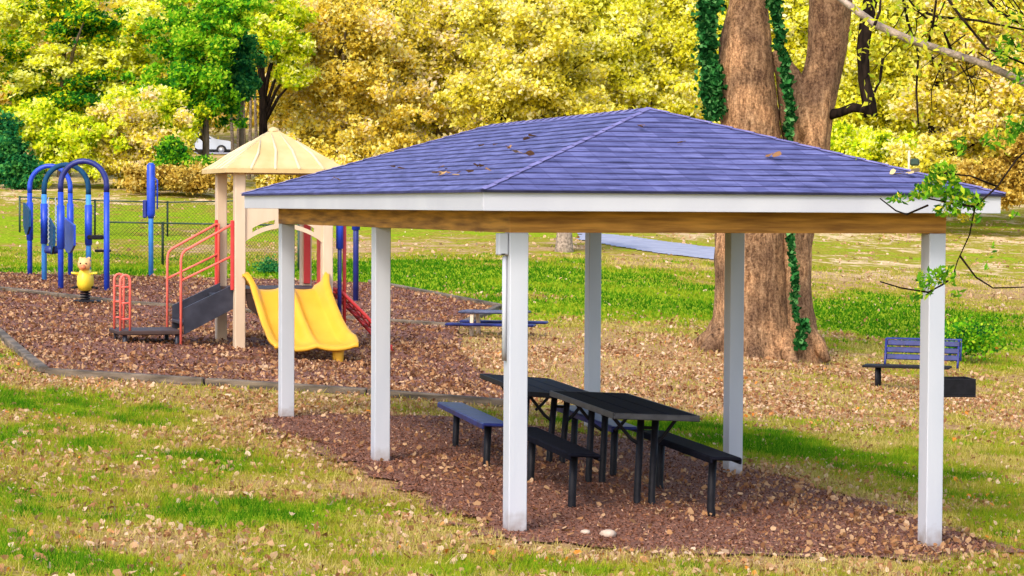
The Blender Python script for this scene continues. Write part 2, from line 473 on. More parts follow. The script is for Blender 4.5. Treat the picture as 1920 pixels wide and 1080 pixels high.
# ------------------------------------------------------------------ world, light, camera
w = bpy.data.worlds.new('World'); S.world = w; w.use_nodes = True
nt = w.node_tree; nt.nodes.clear()
SUN_EL, SUN_AZ = math.radians(42), math.radians(203)      # azimuth clockwise from +Y (the view direction)
sky = nt.nodes.new('ShaderNodeTexSky'); sky.sky_type = 'NISHITA'; sky.sun_disc = False
sky.sun_elevation = SUN_EL; sky.sun_rotation = SUN_AZ; sky.air_density = 1.0; sky.dust_density = 2.5; sky.ozone_density = 1.0
bg = nt.nodes.new('ShaderNodeBackground'); bg.inputs[1].default_value = .15
wo = nt.nodes.new('ShaderNodeOutputWorld')
nt.links.new(sky.outputs[0], bg.inputs[0]); nt.links.new(bg.outputs[0], wo.inputs[0])
ld = bpy.data.lights.new('sun', 'SUN'); ld.energy = .85; ld.angle = math.radians(12); ld.color = (1, .94, .84)
lo = bpy.data.objects.new('sun', ld); COL.objects.link(lo)
sd = Vector((math.sin(SUN_AZ) * math.cos(SUN_EL), math.cos(SUN_AZ) * math.cos(SUN_EL), math.sin(SUN_EL)))
lo.rotation_euler = (-sd).to_track_quat('-Z', 'Y').to_euler(); lo.location = sd * 50

cd = bpy.data.cameras.new('camera'); cam = bpy.data.objects.new('camera', cd); COL.objects.link(cam); S.camera = cam
cd.sensor_width = 36; cd.lens = F / 1920 * 36; cd.clip_end = 1500; cd.clip_start = .1
cam.location = (0, 0, CZ)
cam.rotation_euler = (Matrix.Rotation(-PITCH, 3, 'X') @ Matrix.Rotation(math.pi / 2, 3, 'X') @ Matrix.Rotation(ROLL, 3, 'Z')).to_euler()
S.view_settings.view_transform = 'Standard'; S.view_settings.look = 'None'; S.view_settings.exposure = 1.27; S.view_settings.gamma = 1
S.cycles.max_bounces = 6; S.cycles.diffuse_bounces = 3; S.cycles.transmission_bounces = 4; S.cycles.glossy_bounces = 2
S.cycles.caustics_reflective = False; S.cycles.caustics_refractive = False
S.cycles.use_denoising = True
try: S.cycles.denoiser = 'OPENIMAGEDENOISE'
except Exception: pass

# ------------------------------------------------------------------ ground areas (plan polygons)
MULCH_FRONT = [(-9.3, 38.5), (-8.07, 36), (-5.93, 29.05), (-1.79, 28.45), (-.5, 28.3), (.1, 29.5), (-.3, 33), (-.9, 38), (-1.0, 43.4), (-7.7, 45.5), (-10.9, 48.3), (-13.5, 50), (-12, 44)]
MULCH_REAR = [(-16, 52.5), (-13.5, 50.2), (-10.9, 48.5), (-7.7, 45.7), (-1.0, 43.6), (-.3, 49.8), (-3.5, 56), (-7.5, 57), (-13.2, 58.8), (-18, 60)]
SHELTER = [(-2.85, 24.9), (-1.9, 22.4), (-1.22, 20.1), (-.52, 18.3), (0, 17.15), (.6, 16.85), (2.2, 17.35), (3.4, 18.0), (4.1, 18.9), (3.6, 20.4), (2.75, 22.5), (1.6, 25.3), (.4, 25.9), (-.8, 26.1), (-2.3, 25.6)]


def polydist(x, y, poly):
    """distance to the polygon outline"""
    d = np.full(np.shape(x), 1e9)
    for i in range(len(poly)):
        ax, ay = poly[i]; bx, by = poly[(i + 1) % len(poly)]
        t = np.clip(((x - ax) * (bx - ax) + (y - ay) * (by - ay)) / ((bx - ax) ** 2 + (by - ay) ** 2), 0, 1)
        d = np.minimum(d, np.hypot(x - ax - t * (bx - ax), y - ay - t * (by - ay)))
    return d


def gauss(x, y, cx, cy, sx, sy, rot=0):
    c, s = math.cos(rot), math.sin(rot)
    dx, dy = x - cx, y - cy
    u, v = c * dx + s * dy, -s * dx + c * dy
    return np.exp(-.5 * ((u / sx) ** 2 + (v / sy) ** 2))


def greenness(x, y):
    g = .36 + .75 * (vnoise(x, y, 1.5, 3, 1) - .5) + .55 * (vnoise(x, y, .45, 3, 5) - .5)
    near = 1 - sstep(26, 30, y)
    g = g + near * .07
    far = sstep(30, 34, y)
    g = g - far * .10
    band = lambda *a: gauss(x, y, *a)
    lawn = .62 * band(-1.8, 58, 3.0, 5) + .5 * band(3.0, 53.5, 2.8, 4) + .5 * band(9.0, 55, 2.6, 5) + .5 * band(15, 51, 5, 3)  # bands of green turf, their sunlit look put into the colour
    lawn = lawn + .62 * band(-12, 62.5, 7, 3) + .5 * band(-9, 86, 9, 6) + .45 * band(-19, 74, 4, 8)  + .2 * band(2, 68, 6, 9)
    lawn = lawn + .34 * band(2.3, 25.6, 1.5, 1.7) + .22 * band(4.8, 25.5, 1.6, 2.4) + .3 * band(14, 78, 4, 3) + .3 * band(22, 97, 8, 4) + .25 * band(17, 70, 5, 2)
    g = g + lawn * (.3 + 1.3 * vnoise(x, y, 2.6, 4, 14))
    g = g - .30 * band(3, 36, 4, 4) - .45 * band(0, 37, 2.0, 5) - .15 * band(-2, 74, 5, 4) - .25 * band(15, 66, 6, 5)
    # litter gathers along the play area's timber edge and round the shelter bed
    g = g - .45 * np.exp(-((y - 27.7) / .7) ** 2) * (x < .5) - .35 * np.exp(-(polydist(x, y, SHELTER) / .7) ** 2)
    g = np.where(y > 108, .25, g)
    return np.clip(g, 0, 1)


def sheet(name, xs, ys, mat, lift=0.0, poly=None, edge=.0):
    X, Y = np.meshgrid(xs, ys)
    Z = gzv(X, Y) + lift
    bump = .02 * (vnoise(X, Y, .5, 2, 3) - .5) + .05 * (vnoise(X, Y, 2.5, 2, 4) - .5)
    Z = Z + bump
    nx, ny = len(xs), len(ys)
    idx = np.arange(nx * ny).reshape(ny, nx)
    q = np.stack([idx[:-1, :-1], idx[:-1, 1:], idx[1:, 1:], idx[1:, :-1]], -1).reshape(-1, 4)
    if poly is not None:
        cx = (X[:-1, :-1] + X[1:, 1:]).ravel() / 2; cy = (Y[:-1, :-1] + Y[1:, 1:]).ravel() / 2
        wob = edge * (vnoise(cx, cy, .5, 3, 8) - .5) * 2
        ins = inpoly(cx, cy, poly); d = polydist(cx, cy, poly) * np.where(ins, 1, -1)
        q = q[d > wob]
    V = np.stack([X.ravel(), Y.ravel(), Z.ravel()], 1)
    used = np.unique(q); remap = np.zeros(len(V), int); remap[used] = np.arange(len(used))
    V = V[used]; q = remap[q]
    me = bpy.data.meshes.new(name)
    me.vertices.add(len(V)); me.vertices.foreach_set('co', V.astype(np.float32).ravel())
    me.loops.add(len(q) * 4); me.loops.foreach_set('vertex_index', q.astype(np.int32).ravel())
    me.polygons.add(len(q)); me.polygons.foreach_set('loop_start', np.arange(0, len(q) * 4, 4, dtype=np.int32)); me.polygons.foreach_set('loop_total', np.full(len(q), 4, np.int32))
    me.update(calc_edges=True)
    me.polygons.foreach_set('use_smooth', np.ones(len(q), bool))
    a = me.attributes.new('green', 'FLOAT', 'POINT'); a.data.foreach_set('value', greenness(V[:, 0], V[:, 1]).astype(np.float32))
    a = me.attributes.new('pale', 'FLOAT', 'POINT'); a.data.foreach_set('value', (np.clip(sstep(62, 76, V[:, 1]) * (.25 + .75 * sstep(4, 9, V[:, 0])) + sstep(88, 97, V[:, 1]) * sstep(-6, -10, V[:, 0]), 0, .95) * (1 - .5 * sstep(112, 130, V[:, 1]))).astype(np.float32))
    me.materials.append(mat)
    o = bpy.data.objects.new(name, me); COL.objects.link(o); o['kind'] = 'structure'
    return o


xs = np.unique(np.concatenate([np.linspace(-150, -22, 40), np.arange(-22, 22, .22), np.linspace(22, 150, 40)]))
ys = np.unique(np.concatenate([np.linspace(-30, 12, 20), np.arange(12, 70, .22), np.linspace(70, 120, 90), np.linspace(120, 330, 60)]))
sheet('ground', xs, ys, M['ground'])
sheet('playground_mulch', np.arange(-19, .8, .12), np.arange(28, 51, .12), M['mulch2'], .035, MULCH_FRONT, .12)
sheet('rear_playground_mulch', np.arange(-19, .8, .12), np.arange(43, 60.5, .12), M['mulch2'], .037, MULCH_REAR, .15)
sheet('shelter_mulch', np.arange(-3.5, 4.8, .045), np.arange(16.4, 26.6, .045), M['mulch'], .02, SHELTER, .5)
# footpath beyond the lawn
path_px = [(1085, 437, 450), (1140, 440, 461), (1220, 451, 474), (1300, 461, 483), (1345, 466, 489), (1400, 470, 493)]
pl = [ground_hit(p, a) for p, a, b in path_px]; pr = [ground_hit(p, b) for p, a, b in path_px]
PATH = pl + pr[::-1]
sheet('footpath', np.arange(1, 12, .15), np.arange(55, 98, .15), M['path'], .03, PATH, .12)

# ------------------------------------------------------------------ shelter
TH = .3204
SX, SY = -.0154, 17.4835
W_, L_, PS, OV = 3.6, 7.99, .149, .317
ZB, ZFB, ZFT, ZR = 2.286, 2.452, 2.598, 3.356
CT, ST = math.cos(TH), math.sin(TH)


def sloc(a, b): return (SX + a * CT - b * ST, SY + a * ST + b * CT)


sh = thing('picnic_shelter', 'open white post picnic shelter with blue hip roof and timber beams over dark mulch', 'shelter', (SX, SY, 0), TH)
for a, b in [(0, 0), (W_, 0), (0, L_ / 2), (W_, L_ / 2), (0, L_), (W_, L_)]:
    x, y = sloc(a + PS / 2, b + PS / 2)
    zb = min(gz(*sloc(a + i * PS, b + j * PS)) for i in (0, 1) for j in (0, 1)) - .08
    if (a, b) == (0, 0): zb = -.1
    m = MB().box((a + PS / 2, b + PS / 2, (zb + ZB) / 2), (PS, PS, ZB - zb), bev=.006)
    m.build('post', M['white'], sh)
bw = PS - .03
for (c, d) in [((W_ / 2 + PS / 2, bw / 2 + .004), (W_ + PS + .006, bw)), ((W_ / 2 + PS / 2, L_ + PS - bw / 2 - .004), (W_ + PS + .006, bw))]:
    MB().box((*c, (ZB + 2.5) / 2), (d[0], d[1], 2.5 - ZB), bev=.004).build('beam', M['beam'], sh)
for c in (bw / 2, W_ + PS - bw / 2):
    MB().box((c, L_ / 2 + PS / 2, (ZB + 2.5) / 2), (bw, L_ + PS - 2 * bw - .012, 2.5 - ZB), bev=.004).build('beam', M['beam'], sh)
A0, A1, B0, B1 = -OV, W_ + PS + OV, -OV, L_ + PS + OV
ft = .03
for c, d in [(((A0 + A1) / 2, B0 + ft / 2), (A1 - A0, ft)), (((A0 + A1) / 2, B1 - ft / 2), (A1 - A0, ft)), ((A0 + ft / 2, (B0 + B1) / 2), (ft, B1 - B0 - 2 * ft)), ((A1 - ft / 2, (B0 + B1) / 2), (ft, B1 - B0 - 2 * ft))]:
    MB().box((*c, (ZFB + ZFT) / 2), (*d, ZFT - ZFB), bev=.003).build('fascia_board', M['fascia'], sh)
MB().box(((A0 + A1) / 2, (B0 + B1) / 2, 2.51), (A1 - A0 - 2 * ft - .004, B1 - B0 - 2 * ft - .004, .014)).build('ceiling', M['ceil'], sh)
# roof: stepped courses of shingles on four slopes
EO = .028
a0, a1, b0, b1 = A0 - EO, A1 + EO, B0 - EO, B1 + EO
half = (a1 - a0) / 2
ac = (a0 + a1) / 2
rise = ZR - ZFT - .02
roof = MB(); uvs = []
NC = 16
for side in range(4):
    for k in range(NC):
        t0, t1 = k / NC, (k + 1) / NC
        def pt(t, end, lift):
            z = ZFT + .004 + rise * t + lift; o = half * t
            if side == 0: p = (a0 + o if end == 0 else a1 - o, b0 + o, z); u = p[0]
            elif side == 1: p = (a1 - o, b0 + o if end == 0 else b1 - o, z); u = p[1]
            elif side == 2: p = (a1 - o if end == 0 else a0 + o, b1 - o, z); u = -p[0] + 3.3
            else: p = (a0 + o, b1 - o if end == 0 else b0 + o, z); u = -p[1] + 7.7
            return p, (u, t * math.hypot(half, rise) * (NC * .14) / math.hypot(half, rise))
        lp = .009
        q = [pt(t0, 0, lp), pt(t0, 1, lp), pt(t1, 1, .001), pt(t1, 0, .001)]
        roof.add([x[0] for x in q], [(0, 1, 2, 3)]); uvs += [x[1] for x in q]
        q = [pt(t0, 0, -.001 if k else -.012), pt(t0, 1, -.001 if k else -.012), pt(t0, 1, lp), pt(t0, 0, lp)]
        roof.add([x[0] for x in q], [(0, 1, 2, 3)]); uvs += [(x[1][0], k * .14 + .0005) for x in q]
me = bpy.data.meshes.new('roof'); me.from_pydata(roof.v, [], roof.f)
ul = me.uv_layers.new(name='UVMap')
for i, l in enumerate(me.loops): ul.data[i].uv = uvs[l.vertex_index]
me.materials.append(M['shingle'])
ro = bpy.data.objects.new('roof', me); COL.objects.link(ro); ro.parent = sh
M['ridge'] = surf('shingle_cap', (.12, .11, .27), (.22, .2, .42), .8, 8, .3, 60)
M['drip'] = surf('dark_drip_edge', (.025, .025, .04), (.04, .04, .06), .5, 10)
zr = ZFT + rise
def cap(name, p, q, wd=.085):
    p, q = Vector(p), Vector(q); d = (q - p).normalized(); s_ = d.cross(Vector((0, 0, 1))).normalized(); up = s_.cross(d)
    n = int((q - p).length / .2); sl_ = .46 if abs(d.z) < .01 else .36
    m = MB()
    for i in range(n):
        x, y = p + (q - p) * (i / n), p + (q - p) * ((i + 1.1) / n)
        m.add([x + s_ * wd + up * (.012 - wd * sl_), x + up * .012, x - s_ * wd + up * (.012 - wd * sl_), y + s_ * wd + up * (.004 - wd * sl_), y + up * .004, y - s_ * wd + up * (.004 - wd * sl_)], [(0, 1, 4, 3), (1, 2, 5, 4)])
    return m.build(name, M['ridge'], sh)
zc = .008
cap('ridge_cap', (ac, b0 + half, zr + zc), (ac, b1 - half, zr + zc))
for p, q in [((a0, b0), (ac, b0 + half)), ((a1, b0), (ac, b0 + half)), ((a1, b1), (ac, b1 - half)), ((a0, b1), (ac, b1 - half))]:
    cap('hip_cap', (*p, ZFT + .014), (*q, zr + .012), .032)
for c, d in [((ac, b0 + .012), (a1 - a0, .024)), ((ac, b1 - .012), (a1 - a0, .024)), ((a0 + .012, (b0 + b1) / 2), (.024, b1 - b0 - .05)), ((a1 - .012, (b0 + b1) / 2), (.024, b1 - b0 - .05))]:
    MB().box((*c, ZFT + .001), (*d, .014)).build('drip_edge', M['drip'], sh)
# electrical box and conduit on the near post
bx = MB().box((-.042, .075, ZB - .09), (.076, .085, .17), bev=.006).build('electrical_box', M['white'], sh)
MB().tube([(-.02, .075, ZB - .18), (-.02, .075, 1.3)], .018, 10).build('conduit', M['white'], sh, True)
MB().box((-.045, .0315, ZB - .165), (.03, .003, .008)).build('latch', M['black'], bx)

# fallen leaves on the roof, each one a curled leaf of its own
M['dryleaf'] = leaf_mat('dry_tan_leaf', [(0, (.10, .04, .02)), (.4, (.38, .2, .09)), (.75, (.6, .42, .2)), (1, (.75, .6, .3))], .15)
def roof_pt(side, a, b):
    if side == 'front': t = (b - b0) / half
    else: t = (a - a0) / half
    z = ZFT + .03 + rise * t
    x, y = sloc(a, b); return Vector((x, y, z))
spots = [('left', .02, 1.5), ('left', .05, 2.0), ('left', .25, 1.7), ('left', .1, .9), ('left', .5, 1.1), ('left', .75, 2.3), ('left', .22, 2.6), ('left', .9, 3.6), ('left', .3, 4.2), ('left', 1.1, 2.9), ('left', .0, 5.5),
         ('front', 1.75, .85), ('front', 2.4, .5), ('front', 3.35, .1), ('front', 3.42, .13), ('front', 1.55, 1.25)]
for i, (sd_, a, b) in enumerate(spots):
    p0 = roof_pt(sd_, a, b)
    yel = i in (13, 14)
    for q in range(4 if i in (0, 1, 4, 13) else 2):
        p = p0 + Vector((rng.normal() * .06, rng.normal() * .06, .004 * q)) if q else p0
        V = leaf_poly(np.zeros((1, 3)),   .034 + .014 * rng.random(), flat=1.0)
        o = quads_obj('fallen_leaf', V, M['dryleaf'], np.array([rng.random() * .35 + (.65 if yel else .2)]), k=7); o.location = p
        tag(o, 'yellowish dry leaf on the front slope of the blue roof' if yel else 'small brown fallen leaf lying on the blue shingle roof of the shelter', 'fallen leaf', 'yellow leaves on the shelter roof' if yel else 'brown leaves on the shelter roof')

# ------------------------------------------------------------------ picnic tables and benches under the shelter
TT = .21
e1 = Vector((math.cos(TT), math.sin(TT), 0)); e2 = Vector((-math.sin(TT), math.cos(TT), 0))
C0 = Vector((1.20, 18.93, 0))


def make_table(label, cx, cy, z, roll, mt='blackblue', trim='trim'):
    r = thing('picnic_table', label, 'picnic table', (cx, cy, z), TT, 'black picnic tables under the shelter')
    r.rotation_euler = (0, roll, TT)
    L2 = 1.2
    tp = MB()
    for k in range(3):
        tp.box((-.25 + .25 * k, 0, .745), (.24, 2 * L2, .03), bev=.008)
    tr_ = MB(); tp0 = tp; tp = tr_
    tp.box((0, -L2 + .012, .738), (.74, .03, .05), bev=.006); tp.box((0, L2 - .012, .738), (.74, .03, .05), bev=.006)
    tp.box((-.37, 0, .738), (.02, 2 * L2 - .05, .05), bev=.004); tp.box((.37, 0, .738), (.02, 2 * L2 - .05, .05), bev=.004)
    top_ = tp0.build('tabletop', M[mt], r); tr_.build('edge_trim', M[trim], top_)
    for y, xo in ((-.62, .0), (.72, -.10)):
        for x in (.02 + xo, .15 + xo):
            MB().tube([(x, y, .72), (x, y, .02), (x, y - .02, -.06), (x + .02, y - .05, -.16)], [.032, .032, .034, .034], 10).build('leg', M['black'], r, True)
        br = MB().tube([(-.26, y, .715), (-.06, y, .5), (.02, y, .45)], .016, 8)
        br.tube([(.36, y, .715), (.22, y, .52), (.15, y, .45)], .016, 8)
        br.tube([(.02, y, .6), (.15, y, .6)], .014, 8)
        br.bar((-.33, y, .705), (.33, y, .705), .04, .03)
        br.build('brace', M['black'], r)
    return r


make_table('black picnic table nearest the front of the shelter with bare dark top', .94, 20.25, -.01, .045)
make_table('black picnic table at the back, top partly hidden behind the near corner post', .22, 22.92, -.06, .08, 'topblue', 'black')


def make_bench(label, cx, cy, z, mat, roll=.04):
    r = thing('bench', label, 'bench', (cx, cy, z), TT, 'backless benches beside the shelter tables')
    r.rotation_euler = (0, roll, TT)
    L2 = 1.19
    m = MB()
    m.box((0, 0, .442), (.26, 2 * L2, .03), bev=.01)
    m.box((-.125, 0, .425), (.02, 2 * L2 - .02, .05), bev=.005); m.box((.125, 0, .425), (.02, 2 * L2 - .02, .05), bev=.005)
    m.build('seat', mat, r)
    for y in (-.8, .8):
        MB().tube([(0, y, .43), (0, y, .06), (0, y - .005, -.02), (.02, y - .04, -.14)], [.036, .034, .036, .036], 10).build('leg', M['black'], r, True)
        MB().bar((-.11, y, .41), (.11, y, .41), .06, .025).build('bracket', M['black'], r)
    return r


make_bench('dark backless bench left of the near table, just right of the white corner post', .345, 19.88, .0, M['blackblue'])
make_bench('backless bench with blue seat seen left of the near white corner post', -.40, 22.33, .015, M['blueseat'])
make_bench('dark backless bench on the right of the near table, ending by the right middle post', 1.53, 20.10, -.045, M['blackblue'])
make_bench('backless blue topped bench seen behind the near table legs', .80, 22.35, -.01, M['blueseat'])

# ------------------------------------------------------------------ play tower
TW = .33
OX, OY = -4.35, 36.0
tz = .25
tower = thing('play_tower', 'tan roofed playground tower with yellow double slide, red rails and black steps', 'playground', (OX, OY, tz), TW)
SZ, TP = 1.42, .17
def T(name, m, mat, smooth=False, parent=tower): return m.build(name, M[mat], parent, smooth)
for a, b in [(0, 0), (0, SZ), (SZ, 0), (SZ, SZ)]:
    T('post', MB().box((a + TP / 2 - .02, b + TP / 2 - .02, 1.28), (TP, TP, 2.96), bev=.012), 'tan')
# pyramid roof with raised seams and eave band
rc = SZ / 2 + .07; R_ = rc + .2
ze, za = 2.77, 3.49
rf = MB()
base = [(rc - R_, rc - R_), (rc + R_, rc - R_), (rc + R_, rc + R_), (rc - R_, rc + R_)]
for i in range(4):
    p, q = base[i], base[(i + 1) % 4]
    rf.add([(*p, ze + .05), (*q, ze + .05), (rc, rc, za)], [(0, 1, 2)])
    rf.add([(*p, ze - .02), (*q, ze - .02), (*q, ze + .05), (*p, ze + .05)], [(0, 1, 2, 3)])
    rf.add([(*p, ze - .02), (*q, ze - .02), (rc, rc, ze + .35)], [(0, 2, 1)])
T('roof', rf, 'tanroof')
roofobj = tower.children[-1]
sm = MB()
for i in range(4):
    p, q = Vector((*base[i], ze + .05)), Vector((*base[(i + 1) % 4], ze + .05)); top = Vector((rc, rc, za))
    for f in (.2, .4, .6, .8):
        e = p.lerp(q, f); k = .93 - 1.5 * abs(f - .5) * .55
        u = e.lerp(top, k) + (q - p) * (.5 - f) * -.25 * k
        mid = e.lerp(u, .5) + (q - p) * .02
        sm.tube([e + Vector((0, 0, -.01)), mid + Vector((0, 0, .012)), u], [.028, .024, .012], 6)
M['tanrib'] = surf('pale_tan_roof_rib', (.66, .52, .30), (.72, .58, .36), .5, 4)
T('roof_rib', sm, 'tanrib', True, roofobj)
T('roof_finial', MB().lathe([(.10, -.03), (.08, .01), (.03, .03), (0, .035)], 10, (rc, rc, za - .02)), 'tanroof', True, roofobj)
T('deck', MB().box((SZ / 2 + .07, SZ / 2 + .07, .88), (SZ + .1, SZ + .1, .08), bev=.01), 'brownpl')
T('under_deck_slab', MB().prism([(.16, .02, .84), (1.0, .02, .84), (.85, .02, .25), (.45, .02, .42), (.2, .02, .62)], (0, .05, 0)), 'brownpl')  # dark brown slab below the front of the deck
# slide
U = np.linspace(-.66, .66, 45)
prof = [(-.12, .93), (.0, .93), (.1, .91), (.25, .83), (.5, .67), (.8, .49), (1.1, .32), (1.35, .22), (1.55, .17), (1.75, .15), (1.92, .15), (2.0, .14), (2.02, .10)]
def interp(l, tab): return float(np.interp(l, [t[0] for t in tab], [t[1] for t in tab]))
LS = np.concatenate([np.linspace(-.12, 1.9, 40), np.linspace(1.92, 2.02, 6)])
grid = []
for l in LS:
    z0 = interp(l, prof)
    wall = interp(l, [(-.12, .20), (.05, .25), (.2, .22), (.5, .17), (1.4, .14), (1.7, .11), (1.9, .03), (2.02, 0)])
    hump = interp(l, [(-.12, .02), (.1, .06), (.3, .20), (1.3, .17), (1.7, .07), (1.9, 0), (2.02, 0)])
    wd = interp(l, [(-.12, .98), (.6, .97), (1.4, 1.0), (1.75, 1.05), (1.9, 1.03), (2.02, .98)])
    row = []
    for u in U:
        s_ = abs(u) / .66
        z = z0 + wall * min(1, max(0, (s_ - .72) / .18)) ** 1.2 * (1 if s_ < .95 else .86) + hump * math.exp(-(u / .085) ** 2) - .05 * (1 - ((abs(u) - .3) / .3) ** 2 if abs(abs(u) - .3) < .3 else 0)
        fl = .10 * max(0, 1 - l / .25) * (1 if s_ > .8 else 0)
        row.append((u * wd + (fl if u > 0 else -fl) * .6, -l, z))
    grid.append(row)
sl = MB(); nU = len(U)
sl.v = [v for r in grid for v in r]
sl.f = [(i * nU + j, i * nU + j + 1, (i + 1) * nU + j + 1, (i + 1) * nU + j) for i in range(len(grid) - 1) for j in range(nU - 1)]
so = sl.build('slide', M['yellow'], tower, True, loc=(.80, -.02, .0))
md = so.modifiers.new('thickness', 'SOLIDIFY'); md.thickness = .05; md.offset = 0
for u in (-.38, .38):
    T('slide_foot', MB().lathe([(.075, -.2), (.09, -.02), (.11, .12)], 12, (.80 + u, -1.85, 0)), 'yellow', True, so)
    tower.children[-1] if False else None
for ch in so.children: ch.location = (-.80, .02, 0)
# arched entry panel above the slide
pn = MB(); n = 28
def archz(s_): return 1.64 + .24 * math.sin(math.pi * s_) ** .8
for i in range(n):
    s0, s1 = i / n, (i + 1) / n
    x0, x1 = .13 + s0 * 1.28, .13 + s1 * 1.28
    sl0 = (.08 < s0 and s1 < .40) or (.60 < s0 and s1 < .92)
    zt = 2.27
    def quad(za0, za1, zb0, zb1): pn.add([(x0, 0, za0), (x1, 0, za1), (x1, 0, zb1), (x0, 0, zb0)], [(0, 1, 2, 3)])
    k0, k1 = archz(s0), archz(s1)
    if sl0:
        quad(k0, k1, k0 + .07, k1 + .07); quad(k0 + .14, k1 + .14, zt, zt)
    else: quad(k0, k1, zt, zt)
po = pn.build('entry_panel', M['tan'], tower, loc=(0, .03, 0))
po.modifiers.new('thickness', 'SOLIDIFY').thickness = .05
# red back panels of the tower
T('back_panel', MB().box((SZ + TP / 2 - .02, SZ - .04, 1.6), (.11, .03, 1.3), bev=.008), 'red')
T('side_panel', MB().box((SZ + TP / 2, .62, 1.5), (.04, .22, 1.15), bev=.008), 'red')
# steps with charcoal sides
for b in (.12, 1.12):
    T('step_side', MB().prism([(-.02, b, .98), (-.80, b, .62), (-.80, b, .20), (-.02, b, .60)], (0, .06, 0)), 'stairblk')
for k in range(4):
    T('step', MB().box((-.10 - .2 * k, .65, .80 - .14 * k), (.24, .93, .05), bev=.008), 'stairblk')
T('transfer_platform', MB().box((-1.32, .65, .235), (1.0, 1.06, .07), bev=.015), 'brownpl')
for a, b in [(-1.72, .2), (-1.72, 1.1), (-.9, .2), (-.9, 1.1)]:
    T('platform_leg', MB().tube([(a, b, .21), (a, b, -.1)], .035, 8), 'stairblk', True)
def rail_frame(b, mat):
    m = MB()
    a_ = -.86
    pts = [(a_, b, -.1), (a_, b, 1.38), (a_ + .02, b, 1.47), (a_ + .07, b, 1.53), (-.06, b, 1.93), (-.02, b, 1.93), (-.02, b, 1.86), (-.02, b, .9)]
    m.tube(pts, .021, 8)
    m.tube([(a_, b, 1.05), (-.02, b, 1.45)], .018, 8)
    return m
for b in (.08, 1.26): T('handrail', rail_frame(b, 'coral'), 'coral', True)
T('rail_post', MB().box((-.05, .06, 1.45), (.05, .05, 1.1), bev=.008), 'red')
T('rail_post', MB().box((-.05, 1.3, 1.45), (.05, .05, 1.1), bev=.008), 'red')
for b in (.25, .85):
    m = MB(); a_ = -1.78; gw = .15
    pts = [(a_, b, .2), (a_, b, 1.05)] + [(a_ + gw / 2 - gw / 2 * math.cos(t), b, 1.05 + gw * .6 * math.sin(t)) for t in np.linspace(.3, math.pi - .3, 7)] + [(a_ + gw, b, 1.05), (a_ + gw, b, .2)]
    m.tube(pts, .02, 8)
    for z in (.45, .7, .95): m.tube([(a_, b, z), (a_ + gw, b, z)], .015, 6)
    T('grab_loop', m, 'coral', True)
# climber on the right side
cl = MB()
for b in (.25, .62, 1.0):
    cl.tube([(SZ + .1, b, .95), (SZ + .35, b, .86), (SZ + .75, b, .48), (SZ + 1.1, b, .1), (SZ + 1.25, b, -.2)], .03 if b != .62 else .018, 8)
for k in range(9):
    f = k / 8; x = SZ + .15 + f * 1.05; z = np.interp(x - SZ, [.1, .35, .75, 1.1, 1.25], [.95, .86, .48, .1, -.1])
    cl.tube([(x, .25, z), (x, 1.0, z)], .02, 6)
    if k < 8:
        x2 = x + 1.05 / 8; z2 = np.interp(x2 - SZ, [.1, .35, .75, 1.1, 1.25], [.95, .86, .48, .1, -.1])
        cl.tube([(x, .25, z), (x2, .62, z2)], .012, 5); cl.tube([(x, 1.0, z), (x2, .62, z2)], .012, 5)
T('net_climber', cl, 'red', True)
T('climber_post', MB().tube([(SZ + .42, .3, .0), (SZ + .42, .3, 2.3)], .03, 8), 'red', True)
T('climber_post', MB().tube([(SZ + .30, .15, .0), (SZ + .30, .15, 2.3)], .035, 8), 'navy', True)
T('pole_sleeve', MB().tube([(SZ + .30, .15, 1.55), (SZ + .30, .15, 2.3)], .06, 10), 'blue', True)

# ------------------------------------------------------------------ blue arches
def on_ground(px, py, y0=30, y1=120):
    x, y = ground_hit(px, py, y0, y1); return Vector((x, y, gz(x, y)))
pA = at(114, 541, 50); pAr = at(200, 551, 50); pB = at(83, 528, 54); pBr = at(166, 533, 54); pC = at(56, 519, 58); pCr = at(132, 522, 58)
arch = thing('arch_climber', 'row of three tall blue arches with hanging blue panels on the rear play area', 'play equipment', (pA.x, pA.y, .6), 0)
org = Vector((pA.x, pA.y, .6))
def arch_tube(p, q, topz, mat_top, mat_leg, r=.062):
    p = Vector(p) - org; q = Vector(q) - org
    p.z = gz(*(p + org).xy) - org.z - .1; q.z = gz(*(q + org).xy) - org.z - .1
    c = (p + q) / 2; hw = (q - p) / 2; rz = hw.length * 1.05
    tz_ = topz - org.z
    pts = [p + Vector((0, 0, .0)), Vector((p.x, p.y, tz_ - rz))]
    pts = [Vector((p.x, p.y, tz_ - rz - .15))]
    for t in np.linspace(0, math.pi, 15):
        v = c - hw * math.cos(t); pts.append(Vector((v.x, v.y, tz_ - rz + rz * math.sin(t))))
    pts.append(Vector((q.x, q.y, tz_ - rz - .15)))
    a = MB().tube(pts, r, 10).build('arch_tube', M[mat_top], arch, True)
    for b in (p, q):
        MB().tube([b, Vector((b.x, b.y, tz_ - rz - .15))], r, 10).build('leg', M[mat_leg], arch, True)
    return p, q, tz_ - rz
lA = arch_tube(pA, pAr, at(157, 302, 50).z, 'navy', 'blue')
lB = arch_tube(pB, pBr, at(124, 309, 54).z, 'teal', 'lightblue')
lC = arch_tube(pC, pCr, at(94, 311, 58).z, 'blue', 'blue')
